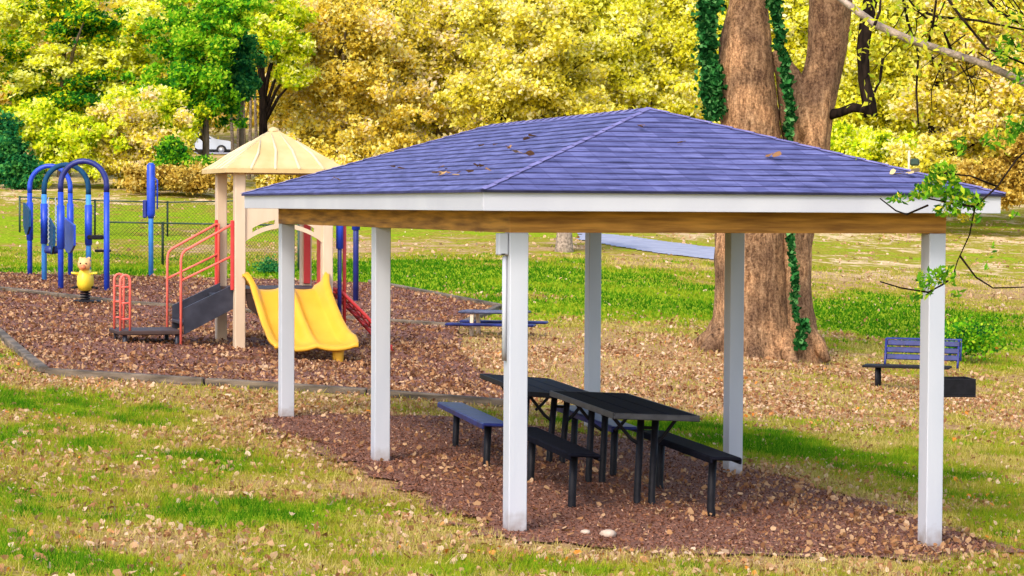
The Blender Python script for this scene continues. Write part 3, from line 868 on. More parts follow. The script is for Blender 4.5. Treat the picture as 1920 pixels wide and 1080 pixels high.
def panel(p, q, z0, z1, mat, th=.05):
    p, q = Vector(p), Vector(q)
    mid = (p + q) / 2
    m = MB(); d = (q - p); d.z = 0
    nrm = d.normalized().cross(Vector((0, 0, 1)))
    n_ = 10; poly = []
    for i in range(n_ + 1):
        f = i / n_; poly.append(p.lerp(q, f).xy.to_3d() + Vector((0, 0, z0 + .22 * (1 - math.sin(math.pi * f)))))
    poly += [q.xy.to_3d() + Vector((0, 0, z1)), p.xy.to_3d() + Vector((0, 0, z1 + .18))]
    m.prism(poly, nrm * th)
    return m.build('hanging_panel', M[mat], arch)
panel(lC[0] - Vector((.12, 0, 0)), lB[0] - Vector((.1, 1, 0)), 1.15, 1.75, 'teal')
panel(lB[0] + Vector((.15, 0, 0)), lA[0] - Vector((.12, 1.0, 0)) + Vector((0, 1.0, 0)), .75, 1.4, 'teal')
panel(lC[1] - Vector((.15, 0, 0)), lB[1] - Vector((.3, 0, 0)), .7, 1.4, 'blue')
for lg in (lC[0], lB[0], lA[0], lC[1], lB[1]):
    MB().tube([lg + Vector((0, 0, 1.0)), lg + Vector((0, 0, 1.95))], .085, 12).build('sleeve', M['blue'], arch, True)
mid = (lA[0] + lB[0]) / 2
for s_ in (-.08, .08):
    MB().tube([(mid.x + s_ + (.012 if k % 2 else -.012), mid.y, 1.0 + k * .05) for k in range(22)], .014, 5).build('chain', M['galv'], arch)
MB().lathe([(.05, -.02), (.17, 0), (.19, .05), (.16, .16), (.13, .17), (.15, .05), (.04, .01)], 14, (mid.x, mid.y, .78)).build('bucket_seat', M['navy'], arch, True)
m2 = lA[1] - Vector((.35, -1.5, 0))
MB().box((m2.x, m2.y, .85), (.35, .2, .06), bev=.02).build('step_pad', M['black'], arch)
MB().box((m2.x - .2, m2.y + .2, 1.15), (.35, .2, .1), bev=.02).build('step_pad', M['black'], arch)

# single blue posts
def play_post(px, py, Y, h, label, thick=True):
    p = at(px, py, Y); z = gz(p.x, Y)
    r = thing('play_post', label, 'play equipment', (p.x, Y, z), 0, 'blue posts on the rear play area')
    MB().tube([(0, 0, -.1), (0, 0, h)], .062, 10).build('pole', M['lightblue' if thick else 'navy'], r, True)
    if thick:
        MB().tube([(0, 0, h * .52), (0, 0, h * .56), (0, 0, h * .98), (0, 0, h)], [.07, .105, .105, .05], 12).build('sleeve', M['blue'], r, True)
        MB().box((-.15, 0, h * .6), (.10, .12, .45), bev=.02).build('chime_box', M['navy'], r)
        MB().tube([(.06, 0, h * .88), (.16, 0, h * .85), (.16, 0, h * .6)], .02, 8).build('handle', M['blue'], r, True)
    else:
        MB().tube([(0, 0, h * .62), (0, 0, h)], .09, 10).build('sleeve', M['blue'], r, True)
    return r
play_post(283, 517, 57.5, 2.9, 'single tall blue pole with thick upper sleeve between the arches and the tan tower')
play_post(667, 558, 50, 2.55, 'slim blue pole seen under the shelter beam right of the red climber', False)

# spring rider: rounded animal body on a coil spring
sp = Vector((*ground_hit(160, 570), 0)); sz = gz(sp.x, sp.y)
sr = thing('spring_rider', 'small yellow spring rider with tan head on a black base', 'play equipment', (sp.x, sp.y, sz), 0)
MB().box((0, 0, .05), (.62, .4, .05), bev=.02).build('base_plate', M['black'], sr)
MB().tube([(.09 * math.cos(t), .09 * math.sin(t), .06 + .2 * t / (8 * math.pi)) for t in np.linspace(0, 8 * math.pi, 64)], .016, 6).build('spring', M['black'], sr, True)
bd = MB().lathe([(.0, .0), (.12, .02), (.165, .14), (.16, .3), (.11, .42), (.07, .48), (0, .5)], 18, (0, 0, .25))
bd.v = [(x, y * 1.5 - .0, z) for x, y, z in bd.v]
bd.build('body', M['riderY'], sr, True)
hd = MB().lathe([(0, -.13), (.09, -.10), (.135, -.02), (.13, .07), (.08, .13), (0, .15)], 16, (0, -.1, .78)).build('head', M['riderT'], sr, True)
MB().lathe([(0, -.05), (.06, -.02), (.045, .04), (0, .06)], 10, (0, -.235, .735)).build('muzzle', M['riderR'], hd, True)
for s_ in (-1, 1):
    MB().lathe([(0, -.025), (.022, 0), (0, .025)], 8, (.055 * s_, -.215, .81)).build('eye', M['black'], hd, True)
    MB().lathe([(0, -.05), (.04, 0), (.03, .04), (0, .05)], 8, (.085 * s_, -.06, .89)).build('ear', M['riderT'], hd, True)
    MB().tube([(.10 * s_, -.08, .60), (.26 * s_, -.12, .62)], .022, 8).build('handle', M['riderY'], sr, True)
    MB().tube([(.12 * s_, -.05, .34), (.26 * s_, -.08, .32)], .022, 8).build('footrest', M['black'], sr, True)

# ------------------------------------------------------------------ timber edging
def timber(label, pts, h=.12, wd=.13):
    p0 = Vector((*pts[0], gz(*pts[0])))
    r = None; m = MB()
    for (x0, y0), (x1, y1) in zip(pts[:-1], pts[1:]):
        L = math.hypot(x1 - x0, y1 - y0); n = max(1, round(L / 2.4))
        for k in range(n):
            f0, f1 = k / n + .004, (k + 1) / n - .004
            a = Vector((x0 + (x1 - x0) * f0, y0 + (y1 - y0) * f0, 0)); b = Vector((x0 + (x1 - x0) * f1, y0 + (y1 - y0) * f1, 0))
            a.z = gz(a.x, a.y) + h / 2 - .015; b.z = gz(b.x, b.y) + h / 2 - .015
            m.bar(a - p0, b - p0, wd, h, .015)
    o = m.build('timber_edging', M['timber'], None, False, loc=p0)
    return tag(o, label, 'timber edging', 'timber edging round the play areas')
timber('long weathered timber edging along the front of the mulch play area', [(-5.93, 29), (-1.79, 28.42), (.1, 28.2)])
timber('short weathered timber edging running back along the left side of the play area', [(-5.98, 29.2), (-8.07, 36), (-9.4, 40)])
timber('weathered timber edging behind the play tower and spring rider', [(-13.4, 50.1), (-10.9, 48.4), (-7.7, 45.6), (-1.0, 43.5)])
timber('pale timber edging at the far right of the rear mulch beside green lawn', [(-1.0, 43.9), (-.25, 49.8), (-3.5, 56.1)], .12)

# ------------------------------------------------------------------ small blue picnic table far
pp = Vector((*ground_hit(932, 634), 0)); z = gz(pp.x, pp.y)
pt_ = thing('picnic_table', 'small blue picnic table with attached seats beyond the play area mulch', 'picnic table', (pp.x + .0, pp.y + .3, z), -.22)
MB().box((-.05, 0, .46), (1.25, .6, .05), bev=.02).build('tabletop', surf('weathered_blue_top', (.05, .055, .10), (.10, .11, .18), .6, 8), pt_)
for y, mt in ((-.55, 'blueseat'), (.55, 'blueseat')):
    MB().box((0, y, .25), (1.65, .28, .05), bev=.02).build('seat', M[mt], pt_)
for x in (-.42, .38):
    lg = MB().bar((x, -.5, .20), (x, .5, .20), .05, .06)
    for s_ in (-1, 1):
        lg.bar((x, s_ * .2, .44), (x, s_ * .32, -.08), .06, .09)
    lg.build('leg', M['tan'], pt_)

# ------------------------------------------------------------------ park bench with blue back, grill
pb = Vector((*ground_hit(1712, 733), 0)); z = gz(pb.x, pb.y)
pk = thing('park_bench', 'park bench with blue slatted back and dark seat beyond the right corner post', 'bench', (pb.x, pb.y, z), -.32)
m = MB()
for k in range(4): m.box((-.1, -.2 + .11 * k, .40), (1.42, .095, .04), bev=.01)
m.build('seat', M['black'], pk)
bk = MB(); n_ = 3
for k in range(n_): bk.box((.12, .235 + .03 * k, .54 + .115 * k), (1.2, .035, .09), Matrix.Rotation(-.25, 3, 'X'), bev=.01)
bk.build('backrest', M['blueseat'], pk)
fr = MB()
for x in (-.5, .12, .7): fr.tube([(x, .16, .38), (x, .22, .5), (x, .32, .84)], .02, 8)
fr.tube([(-.49, .225, .5), (-.5, .33, .84), (.74, .33, .84), (.74, .225, .5)], .018, 8)
fr.build('back_frame', M['navy'], pk, True)
for x in (-.58, .42):
    for y in (-.14, .14): MB().tube([(x, y, .4), (x, y, -.1)], .03, 8).build('leg', M['black'], pk, True)

gp = at(1777, 740, 23); gzz = gz(gp.x, gp.y)
gr = thing('pedestal_grill', 'black box grill on a pedestal half hidden behind the right corner post', 'grill', (gp.x, gp.y, gzz), .1)
zt = at(1770, 708, 23).z - gzz; zb_ = at(1770, 742, 23).z - gzz
bxm = MB()
bxm.box((0, 0, zb_ + .008), (.47, .36, .016)); bxm.box((0, .172, (zt + zb_) / 2 + .008), (.47, .016, zt - zb_ - .02)); bxm.box((0, -.172, (zt + zb_) / 2 + .008), (.47, .016, zt - zb_ - .02))
for s_ in (-1, 1): bxm.box((s_ * .227, 0, (zt + zb_) / 2 + .008), (.016, .325, zt - zb_ - .02))
bxm.build('firebox', M['black'], gr)
MB().tube([(-.10, 0, -.15), (-.10, 0, zb_)], .05, 12).build('pedestal', M['black'], gr, True)
MB().tube([(-.25, 0, zt - .03), (.25, 0, zt - .03)], .008, 6).tube([(-.25, -.1, zt - .03), (.25, -.1, zt - .03)], .008, 6).tube([(-.25, .1, zt - .03), (.25, .1, zt - .03)], .008, 6).build('grate', M['rubber'], gr)

# ------------------------------------------------------------------ fences
def fence_mat():
    m, nt, nd, lk = new_mat('chain_link_wire')
    out = N(nt, 'ShaderNodeOutputMaterial'); d = N(nt, 'ShaderNodeBsdfDiffuse'); d.inputs[0].default_value = (.02, .04, .03, 1)
    lk.new(d.outputs[0], out.inputs[0]); return m
M['wire'] = fence_mat()
def chain_fence(label, pts, h, name='chain_link_fence', step=.11):
    p0 = Vector((*pts[0], gz(*pts[0])))
    r = thing(name, label, 'fence', p0, 0, 'chain link fences behind the play area')
    rail = MB(); mesh = MB()
    def P(x, y, z): return Vector((x, y, gz(x, y) + z)) - p0
    for (x0, y0), (x1, y1) in zip(pts[:-1], pts[1:]):
        L = math.hypot(x1 - x0, y1 - y0); n = max(1, round(L / 2.6))
        for k in range(n + 1):
            x, y = x0 + (x1 - x0) * k / n, y0 + (y1 - y0) * k / n
            MB().tube([P(x, y, -.1), P(x, y, h + .04)], .035, 8).build('fence_post', M['fence'], r, True)
            if k < n:
                xb, yb = x0 + (x1 - x0) * (k + 1) / n, y0 + (y1 - y0) * (k + 1) / n
                rail.tube([P(x, y, h), P(xb, yb, h)], .024, 6)
                q = int((L / n) / step); hk = int(h / step)
                for i in range(-hk, q):
                    for sgn in (1, -1):
                        i0, i1 = (i, i + hk); z0, z1 = (0, h)
                        f0 = max(0, i); f1 = min(q, i1)
                        if f1 <= f0: continue
                        za, zb2 = (f0 - i) * step, (f1 - i) * step
                        if sgn < 0: za, zb2 = h - za, h - zb2
                        A = P(x + (xb - x) * f0 / q, y + (yb - y) * f0 / q, max(.02, min(h, za))); B = P(x + (xb - x) * f1 / q, y + (yb - y) * f1 / q, max(.02, min(h, zb2)))
                        mesh.tube([A, B], .0035, 3, False)
    rail.build('top_rail', M['fence'], r, True); mesh.build('wire_mesh', M['wire'], r)
    return r
fa = [on_ground(px, py, 45, 100).xy for px, py in [(200, 497), (305, 499), (420, 502), (560, 507)]]
chain_fence('lower green chain link fence just behind the single blue pole', [tuple(p) for p in fa], 1.2)
fb = [at(37, 436, 78).xy, at(178, 447, 79).xy, at(314, 455, 80).xy, at(420, 459, 81).xy, at(540, 462, 82).xy]
chain_fence('upper green chain link fence farther up the grass slope behind the blue arches', [tuple(p) for p in fb], 1.2, step=.13)

# ------------------------------------------------------------------ trees
PAL = {
    'lime': [(0, (.06, .12, .008)), (.25, (.30, .44, .01)), (.6, (.80, .80, .015)), (.9, (.98, .92, .06)), (1, (.98, .90, .4))],
    'pine': [(0, (.01, .08, .01)), (.25, (.07, .28, .015)), (.42, (.32, .46, .012)), (.62, (.84, .80, .012)), (.9, (.98, .92, .04)), (1, (.98, .92, .3))],
    'green': [(0, (.01, .07, .02)), (.35, (.05, .28, .015)), (.7, (.26, .58, .015)), (1, (.68, .82, .05))],
    'deepgreen': [(0, (.006, .05, .025)), (.5, (.02, .20, .06)), (1, (.16, .50, .10))],
    'golden': [(0, (.13, .095, .01)), (.25, (.52, .39, .03)), (.6, (.92, .71, .09)), (.85, (.97, .85, .26)), (1, (.95, .78, .55))],
    'olive': [(0, (.10, .085, .006)), (.25, (.42, .37, .018)), (.6, (.84, .71, .06)), (.85, (.97, .88, .20)), (1, (.95, .84, .52))],
    'yellow': [(0, (.09, .09, .005)), (.25, (.44, .43, .012)), (.6, (.88, .79, .05)), (.85, (.98, .92, .18)), (1, (.98, .86, .55))],
    'ochre': [(0, (.11, .09, .008)), (.25, (.48, .41, .025)), (.6, (.90, .76, .07)), (.85, (.97, .82, .36)), (1, (.95, .76, .56))],
    'orange': [(0, (.12, .06, .01)), (.35, (.50, .32, .04)), (.7, (.86, .62, .12)), (1, (.92, .78, .28))],
    'ivy': [(0, (.006, .035, .010)), (.45, (.022, .14, .03)), (.8, (.07, .32, .07)), (1, (.22, .50, .16))],
}
for k_ in ('lime', 'pine', 'golden', 'olive', 'yellow', 'ochre'):      # autumn leaf colours lifted, dark tones most, to brighten the canopy
    v_ = PAL[k_]
    PAL[k_] = [(p * .82 if p < 1 else 1, tuple(min(.97, c * (1.5 if p < .3 else 1.05)) for c in col)) for p, col in v_]
LM = {k: leaf_mat('leaf_' + k, v, .5) for k, v in PAL.items()}


def soft_points(blobs, n):
    vol = np.array([b[1][0] * b[1][2] for b in blobs]); pr = vol / vol.sum()
    pick = rng.choice(len(blobs), n, p=pr)
    C = np.array([b[0] for b in blobs]); R = np.array([b[1] for b in blobs])
    return C[pick] + rng.normal(size=(n, 3)) * R[pick] * .62, pick


def crown_points(blobs, n, shell=.5):
    """blobs: list of (centre, radii); points biased to each clump's outside"""
    vol = np.array([b[1][0] * b[1][2] for b in blobs]); pr = vol / vol.sum()
    pick = rng.choice(len(blobs), n, p=pr)
    C = np.array([b[0] for b in blobs]); R = np.array([b[1] for b in blobs])
    d = rng.normal(size=(n, 3)); d /= np.linalg.norm(d, axis=1, keepdims=True)
    rad = (shell + (1 - shell) * rng.random(n)) ** .6
    rad *= 1 + .18 * rng.normal(size=n) * (rng.random(n) < .25)
    return C[pick] + d * R[pick] * rad[:, None], pick


def tree(name, label, cat, px, Y, crowns, pal, n, leaf=.2, trunk=True, tr=.25, group=None, limbs=5, flat=0.0, sub=9, trunk_mat='bark_bg', base=None, depth=.8, sg=.34, trange=None):
    """crowns: photo-measured clumps (cx,cy,rx,ry) at distance Y, split into smaller leaf clumps"""
    mpp = Y / F
    b = at(px, 400, Y); bx_, by_ = b.x, Y
    bz = gz(bx_, by_)
    root = Vector((bx_, by_, bz))
    r = thing(name, label, cat, root, 0, group)
    blobs = []; tints = []
    for cr in crowns:
        cx, cy, rx, ry = cr[:4]; off = cr[4] if len(cr) > 4 else 0
        c = at(cx, cy, Y) - root
        RX, RZ = rx * mpp, ry * mpp; RY = min(RX, 4.5) * depth
        for k in range(sub * 5):
            d = rng.normal(size=3) * .62; q = 1.0
            s_ = sg * (.35 + .5 * rng.random())
            blobs.append(((c.x + d[0] * RX * q * .92, c.y + d[1] * RY * q * .92, c.z + d[2] * RZ * q * .92), (max(RX * s_, .25), max(RY * s_, .25), max(RZ * s_ * (.6 if flat else .9), .2))))
            tints.append(rng.random() + off / .35)
    P_, pick = soft_points(blobs, int(n * 2.9))
    keep = P_[:, 2] > .05 + (gzv(P_[:, 0] + root.x, P_[:, 1] + root.y) - root.z)
    P_, pick = P_[keep], pick[keep]
    tints = np.array(tints)
    rnd = .35 * tints[pick] + .65 * rng.random(len(P_))
    rnd = .5 + (rnd - .5) * 1.3
    V = leaf_quads(P_, leaf * .60 * (.5 + 1.0 * rng.random(len(P_))), flat=flat * .5, up=1.1)
    quads_obj('crown', V, LM[pal], rnd, r)
    if trunk:
        top = max(bb[0][2] for bb in blobs)
        m = MB(); h = top * .85
        pts = [(0 + .1 * tr * math.sin(i), 0, -.3 + (h + .3) * i / 6) for i in range(7)]
        m.tube(pts, [tr * 1.3] + [tr * (1 - .12 * i) for i in range(1, 7)], 9, True, .15)
        order = sorted(range(len(blobs)), key=lambda i: rng.random())[:limbs]
        for i in order:
            bb = Vector(blobs[i][0]); s0 = Vector((0, 0, max(.8, min(h * .8, bb.z * .55))))
            mid_ = s0.lerp(bb, .5) + Vector((0, 0, .1 * (bb - s0).length))
            m.tube([s0, mid_, bb], [tr * .45, tr * .3, tr * .1], 6, True, .1)
        m.build('trunk', M[trunk_mat], r, True)
    return r


G = 'autumn trees along the wooded slope'
tree('pine_tree', 'bright yellow green pine with layered drooping boughs at the far left', 'tree', 120, 112,
     [(20, 25, 60, 40, .25), (160, 45, 90, 28, -.32), (110, 15, 60, 20, -.1), (30, 75, 60, 26, .1), (115, 125, 90, 34, .3), (200, 115, 50, 24, .25), (30, 140, 50, 40, -.1), (165, 182, 110, 24, -.32), (60, 190, 60, 26, -.15), (280, 40, 70, 50, .22), (270, 110, 70, 40, .15), (120, 225, 110, 26, .1), (240, 215, 60, 30, 0), (190, 80, 60, 14, .0)], 'pine', 26000, .17, sub=6, flat=.5, tr=.3, group=G)
tree('broadleaf_tree', 'vivid green leafy tree between the yellow pine and the tower roof', 'tree', 385, 106,
     [(390, 50, 66, 60, .1), (385, 130, 70, 60), (395, 180, 42, 38, -.1), (310, 215, 50, 34, -.05), (430, 20, 50, 40, .12), (300, 180, 50, 30, .1), (325, 250, 30, 20, -.1)], 'green', 16000, .16, tr=.2, group=G)
tree('broadleaf_tree', 'dark blue green tree right of the vivid green one above the pale trunks', 'tree', 452, 109,
     [(440, 115, 32, 45), (425, 160, 30, 22), (458, 150, 18, 20)], 'deepgreen', 5500, .17, tr=.16, group=G)
tree('broadleaf_tree', 'lime yellow tree with dark forked trunk above the tower roof peak', 'tree', 492, 113,
     [(500, 30, 60, 45), (535, 90, 36, 40), (548, 140, 22, 24), (470, 65, 36, 34)], 'lime', 8000, .17, tr=.28, limbs=10, group=G, trunk_mat='bark_dark')
tree('broadleaf_tree', 'golden tan tree filling the space right of the tower roof', 'tree', 640, 116,
     [(630, 60, 90, 80), (590, 160, 70, 70), (680, 170, 90, 80), (600, 250, 70, 50), (710, 260, 80, 45), (660, 310, 60, 30)], 'golden', 21000, .18, tr=.3, group=G)
tree('broadleaf_tree', 'tan and olive tree behind the left end of the shelter roof', 'tree', 820, 121,
     [(800, 60, 100, 80), (760, 150, 80, 80), (870, 150, 90, 70), (830, 240, 100, 50)], 'ochre', 18000, .19, tr=.3, group=G)
tree('broadleaf_tree', 'olive gold tree with dark bare limbs behind the shelter ridge', 'tree', 985, 113,
     [(960, 50, 90, 70), (1000, 130, 90, 70), (920, 170, 70, 50), (1060, 190, 80, 50), (1010, 230, 90, 40)], 'olive', 18000, .18, tr=.26, limbs=9, group=G, trunk_mat='bark_dark')
tree('broadleaf_tree', 'yellow tree directly left of the ivy covered trunk', 'tree', 1215, 118,
     [(1180, 50, 90, 70), (1260, 100, 80, 80), (1150, 140, 80, 60), (1240, 200, 90, 60), (1320, 40, 70, 60)], 'yellow', 19000, .18, tr=.26, group=G)
tree('broadleaf_tree', 'bright yellow tree seen through the fork of the great trunk', 'tree', 1470, 104,
     [(1440, 60, 90, 80), (1520, 130, 70, 80), (1400, 180, 70, 70), (1560, 230, 70, 50), (1500, 20, 60, 50)], 'yellow', 16000, .16, tr=.24, group=G)
tree('broadleaf_tree', 'yellow ochre tree behind the broken dark limb', 'tree', 1660, 99,
     [(1640, 50, 90, 75), (1700, 130, 90, 80), (1610, 170, 70, 70), (1680, 240, 90, 60), (1610, 280, 60, 30)], 'yellow', 19000, .17, tr=.24, limbs=8, group=G, trunk_mat='bark_dark')
tree('broadleaf_tree', 'ochre and tan tree at the far right edge', 'tree', 1745, 94,
     [(1830, 60, 90, 80), (1900, 140, 80, 80), (1800, 170, 80, 70), (1870, 250, 90, 60), (1790, 280, 60, 50)], 'ochre', 19000, .17, tr=.24, limbs=8, group=G, trunk_mat='bark_dark')
G2 = 'shrubs along the foot of the wooded slope'
tree('shrub', 'bright yellow shrub behind the blue arches', 'shrub', 110, 101, [(100, 255, 60, 45), (60, 240, 40, 35), (150, 275, 50, 40)], 'lime', 6500, .15, False, group=G2)
tree('shrub', 'orange yellow shrub behind the single blue pole', 'shrub', 235, 102, [(230, 250, 60, 50), (290, 270, 50, 50), (250, 305, 60, 36), (200, 290, 40, 36)], 'ochre', 8500, .15, False, group=G2)
tree('shrub', 'yellow leafed tall shrub above the orange one', 'shrub', 290, 104, [(300, 215, 60, 40), (240, 215, 50, 36), (330, 250, 30, 30)], 'lime', 6000, .15, False, group=G2)
tree('shrub', 'dark green shrub at the far left edge of the slope', 'shrub', 20, 100, [(15, 300, 46, 36), (45, 325, 40, 18), (5, 260, 25, 30)], 'deepgreen', 4500, .15, False, group=G2)
tree('shrub', 'green shrub in front of the white car', 'shrub', 365, 100, [(350, 318, 30, 18), (378, 324, 24, 12), (325, 295, 22, 30)], 'green', 5000, .14, False, group=G2)
tree('shrub', 'low brown shrub below the green shrub and left of the tower', 'shrub', 330, 99, [(300, 335, 60, 18), (370, 338, 45, 16)], 'orange', 3500, .13, False, group=G2)
tree('shrub', 'golden shrub low behind the right side of the tower roof', 'shrub', 590, 103, [(570, 310, 60, 40), (640, 320, 60, 36), (530, 345, 40, 24)], 'golden', 6500, .15, False, group=G2)
tree('shrub', 'bright yellow green shrub right of the great trunk above the roof slope', 'shrub', 1610, 93, [(1600, 275, 50, 30), (1660, 290, 50, 30), (1570, 265, 30, 25)], 'lime', 6000, .14, False, group=G2)
tree('shrub', 'orange brown shrub above the pale lawn at the right edge', 'shrub', 1885, 90, [(1880, 350, 60, 34), (1910, 320, 40, 40), (1830, 340, 50, 30)], 'orange', 6000, .14, False, group=G2)
tree('shrub', 'olive shrub behind the right end of the shelter roof', 'shrub', 1760, 91, [(1750, 320, 60, 36), (1700, 315, 40, 30), (1790, 350, 50, 26)], 'olive', 6000, .14, False, group=G2)
tree('shrub', 'round dark green shrub on the lawn seen over the slide', 'shrub', 501, 60, [(501, 512, 12, 14)], 'deepgreen', 900, .05, False, sub=4)
tree('shrub', 'low green plant on the lawn beyond the right corner post', 'shrub', 1815, 44, [(1815, 632, 30, 16), (1800, 640, 20, 10)], 'green', 900, .06, False)
G3 = 'taller trees higher on the wooded slope'
for px, Y, pal, lab in [(40, 150, 'golden', 'tall golden tree high on the slope behind the pine'), (300, 158, 'olive', 'tall olive tree high on the slope behind the vivid green tree'), (560, 150, 'golden', 'tall golden tree high on the slope behind the forked lime tree'),
                        (760, 160, 'olive', 'tall olive tree high on the slope left of the shelter ridge'), (930, 152, 'golden', 'tall golden tree high on the slope above the shelter ridge'), (1120, 158, 'yellow', 'tall yellow tree high on the slope left of the ivy'),
                        (1330, 150, 'olive', 'tall olive tree high on the slope behind the ivy covered trunk'), (1560, 145, 'yellow', 'tall yellow tree high on the slope beyond the great fork'), (1760, 148, 'ochre', 'tall ochre tree high on the slope behind the bare twigs'), (1900, 150, 'yellow', 'tall yellow tree high on the slope at the right edge')]:
    tree('broadleaf_tree', lab, 'tree', px, Y, [(px, 20, 150, 90), (px - 60, 130, 110, 80), (px + 60, 140, 110, 80), (px, 230, 120, 60)], pal, 9000, .32, group=G3, tr=.35, sub=8)

for px, Y, pal, lab in [(-170, 108, 'lime', 'lime yellow tree standing left of the pine, mostly outside the view'), (2080, 96, 'yellow', 'yellow tree right of the ochre tree, mostly outside the view'), (2330, 104, 'golden', 'golden tree farthest right on the slope'), (-420, 112, 'olive', 'olive tree farthest left on the slope')]:
    tree('broadleaf_tree', lab, 'tree', px, Y, [(px, 40, 120, 90), (px - 50, 150, 100, 80), (px + 50, 190, 110, 70), (px, 270, 120, 60)], pal, 9000, .2, group=G, tr=.3, sub=8)

# far wood covering the hill behind
n = 60000
X = rng.uniform(-75, 75, n); Yv = rng.uniform(178, 290, n)
hgt = 5 + 9 * vnoise(X, Yv, 9, 3, 11)
Z = gzv(X, Yv) + hgt * rng.random(n) ** .5
V = leaf_quads(np.stack([X, Yv, Z], 1), .55 * (.6 + .8 * rng.random(n)))
fw = quads_obj('far_wood', V, LM['olive'], .75 * rng.random(n) + .25 * vnoise(X, Yv, 12, 2, 12))
tag(fw, 'distant autumn wood covering the hillside', 'wood', None, 'stuff')

# pale bare trunks beside the forked tree
for i, (px, top, lean) in enumerate([(434, 195, -2), (445, 190, 1), (456, 185, 0), (467, 180, 2), (479, 190, -1), (490, 198, 3)]):
    Y = 116 + (i % 3)
    b = at(px, 262, Y); z = gz(b.x, Y) - .3
    h = at(px, top, Y).z - z
    o = MB().tube([(0, 0, 0), (.05, 0, h * .5), (lean * .06, 0, h + 1.5)], [.1, .085, .05], 8, True, .2).build('tree_trunk', M['bark_pale'], None, True, loc=(b.x, Y, z))
    tag(o, 'slender pale bare trunk in the row under the dark green tree', 'tree', 'slender pale trunks behind the tower roof')
# stub of a pale trunk standing on the far lawn under the beam
b = at(1058, 474, 72); z = gz(b.x, 72)
st = thing('lone_tree', 'pale tree trunk standing on the far lawn beside the path, seen under the beam', 'tree', (b.x, 72, z))
MB().tube([(0, 0, -.2), (0, 0, .15), (0, 0, .6), (.03, 0, 2), (.08, 0, 3.2)], [.36, .28, .24, .2, .10], 12, True, .12).build('trunk', M['bark_pale'], st, True)
mm = [((.1 + rng.normal() * .7, rng.normal() * .6, 2.9 + rng.normal() * .3), (.6, .6, .4)) for _ in range(9)]
P_, pk_ = crown_points(mm, 5000)
quads_obj('crown', leaf_quads(P_, .13), LM['olive'], rng.random(5000), st)

# ------------------------------------------------------------------ great twin trunk
BY = 41.0
mp_ = BY / F
bt = at(1425, 655, BY); btz = gz(bt.x, BY)
big = thing('great_tree', 'massive twin stemmed old tree with ridged brown bark behind the shelter', 'tree', (bt.x, BY, btz))
bo = Vector((bt.x, BY, btz))
def tp_(px, py, dy=0):
    v = at(px, py, BY); v.y += dy; return v - bo
def ring_tube(m, samples, n=28, ridge=.035, seed=0):
    """samples: (px,py,radius px); dense rings with ridged, uneven girth"""
    sy = [s[1] for s in samples][::-1]
    ysamp = np.linspace(samples[0][1], samples[-1][1], 46)
    cx = np.interp(-ysamp, [-s[1] for s in samples], [s[0] for s in samples]); rr = np.interp(-ysamp, [-s[1] for s in samples], [s[2] for s in samples])
    ker = np.array([1, 2, 3, 2, 1]) / 9
    cx[2:-2] = np.convolve(cx, ker, 'valid'); rr[2:-2] = np.convolve(rr, ker, 'valid')
    o = len(m.v)
    ph = rng.random(6) * 7
    for i, y in enumerate(ysamp):
        c = tp_(cx[i], y)
        for k in range(n):
            a = 2 * math.pi * k / n
            rad = rr[i] * mp_ * (1 + ridge * math.sin(5 * a + ph[0] + i * .03) + ridge * .7 * math.sin(9 * a + ph[1] + .05 * i) + .03 * math.sin(i * .5 + a + ph[2]) + .02 * rng.normal())
            m.v.append((c.x + rad * math.cos(a), c.y + rad * math.sin(a) * .95, c.z))
    for i in range(len(ysamp) - 1):
        for k in range(n):
            p, q = o + i * n + k, o + i * n + (k + 1) % n
            m.f.append((p, q, q + n, p + n))
    m.f.append(tuple(o + (len(ysamp) - 1) * n + k for k in range(n)))
tm = MB()
ring_tube(tm, [(1408, 690, 100), (1408, 655, 84), (1408, 620, 73), (1408, 560, 66), (1408, 450, 65), (1409, 350, 58), (1410, 250, 55), (1401, 150, 54), (1398, 60, 47), (1404, 0, 32), (1410, -150, 27), (1405, -330, 18)])
ring_tube(tm, [(1488, 690, 58), (1488, 655, 49), (1490, 620, 40), (1490, 560, 31), (1491, 450, 31), (1502, 350, 42), (1514, 250, 44), (1520, 190, 46), (1543, 145, 35), (1552, 70, 37), (1556, 0, 41), (1575, -150, 34), (1600, -330, 20)])
tm.tube([tp_(1510, 262), tp_(1502, 215), tp_(1490, 172), tp_(1474, 135), tp_(1452, 95)], [42 * mp_, 42 * mp_, 33 * mp_, 22 * mp_, 13 * mp_], 14, True, .08)
for px0, px1, py1, dy, r0 in [(1372, 1318, 660, -.5, 24), (1360, 1308, 652, .4, 20), (1420, 1402, 680, -.9, 24), (1498, 1535, 653, -.3, 22), (1505, 1545, 645, .5, 18), (1460, 1475, 676, -.8, 20)]:
    tm.tube([tp_(px0, 590), tp_((px0 * .6 + px1 * .4), 632, dy * .4), tp_(px1, py1, dy), tp_(px1 + (px1 - px0) * .3, py1 + 22, dy * 1.3)], [r0 * mp_, r0 * mp_, r0 * .6 * mp_, r0 * .3 * mp_], 10, True, .12)
tm.build('trunk', M['bark'], big, True)
lm = MB()
lm.tube([tp_(1548, 216, -.1), tp_(1572, 212, -.2), tp_(1594, 203, -.3), tp_(1622, 207, -.35)], [11 * mp_, 9 * mp_, 9 * mp_, 8 * mp_], 10, True, .12)
lm.tube([tp_(1627, 221, -.35), tp_(1624, 196, -.35), tp_(1614, 150, -.35), tp_(1612, 95, -.35), tp_(1618, 50, -.35), tp_(1630, -10, -.3), tp_(1640, -120, -.2)], [13 * mp_, 13 * mp_, 11 * mp_, 12 * mp_, 13 * mp_, 14 * mp_, 12 * mp_], 10, True, .14)
lm.build('broken_limb', M['bark_dark'], big, True)
up = MB()
tips = []
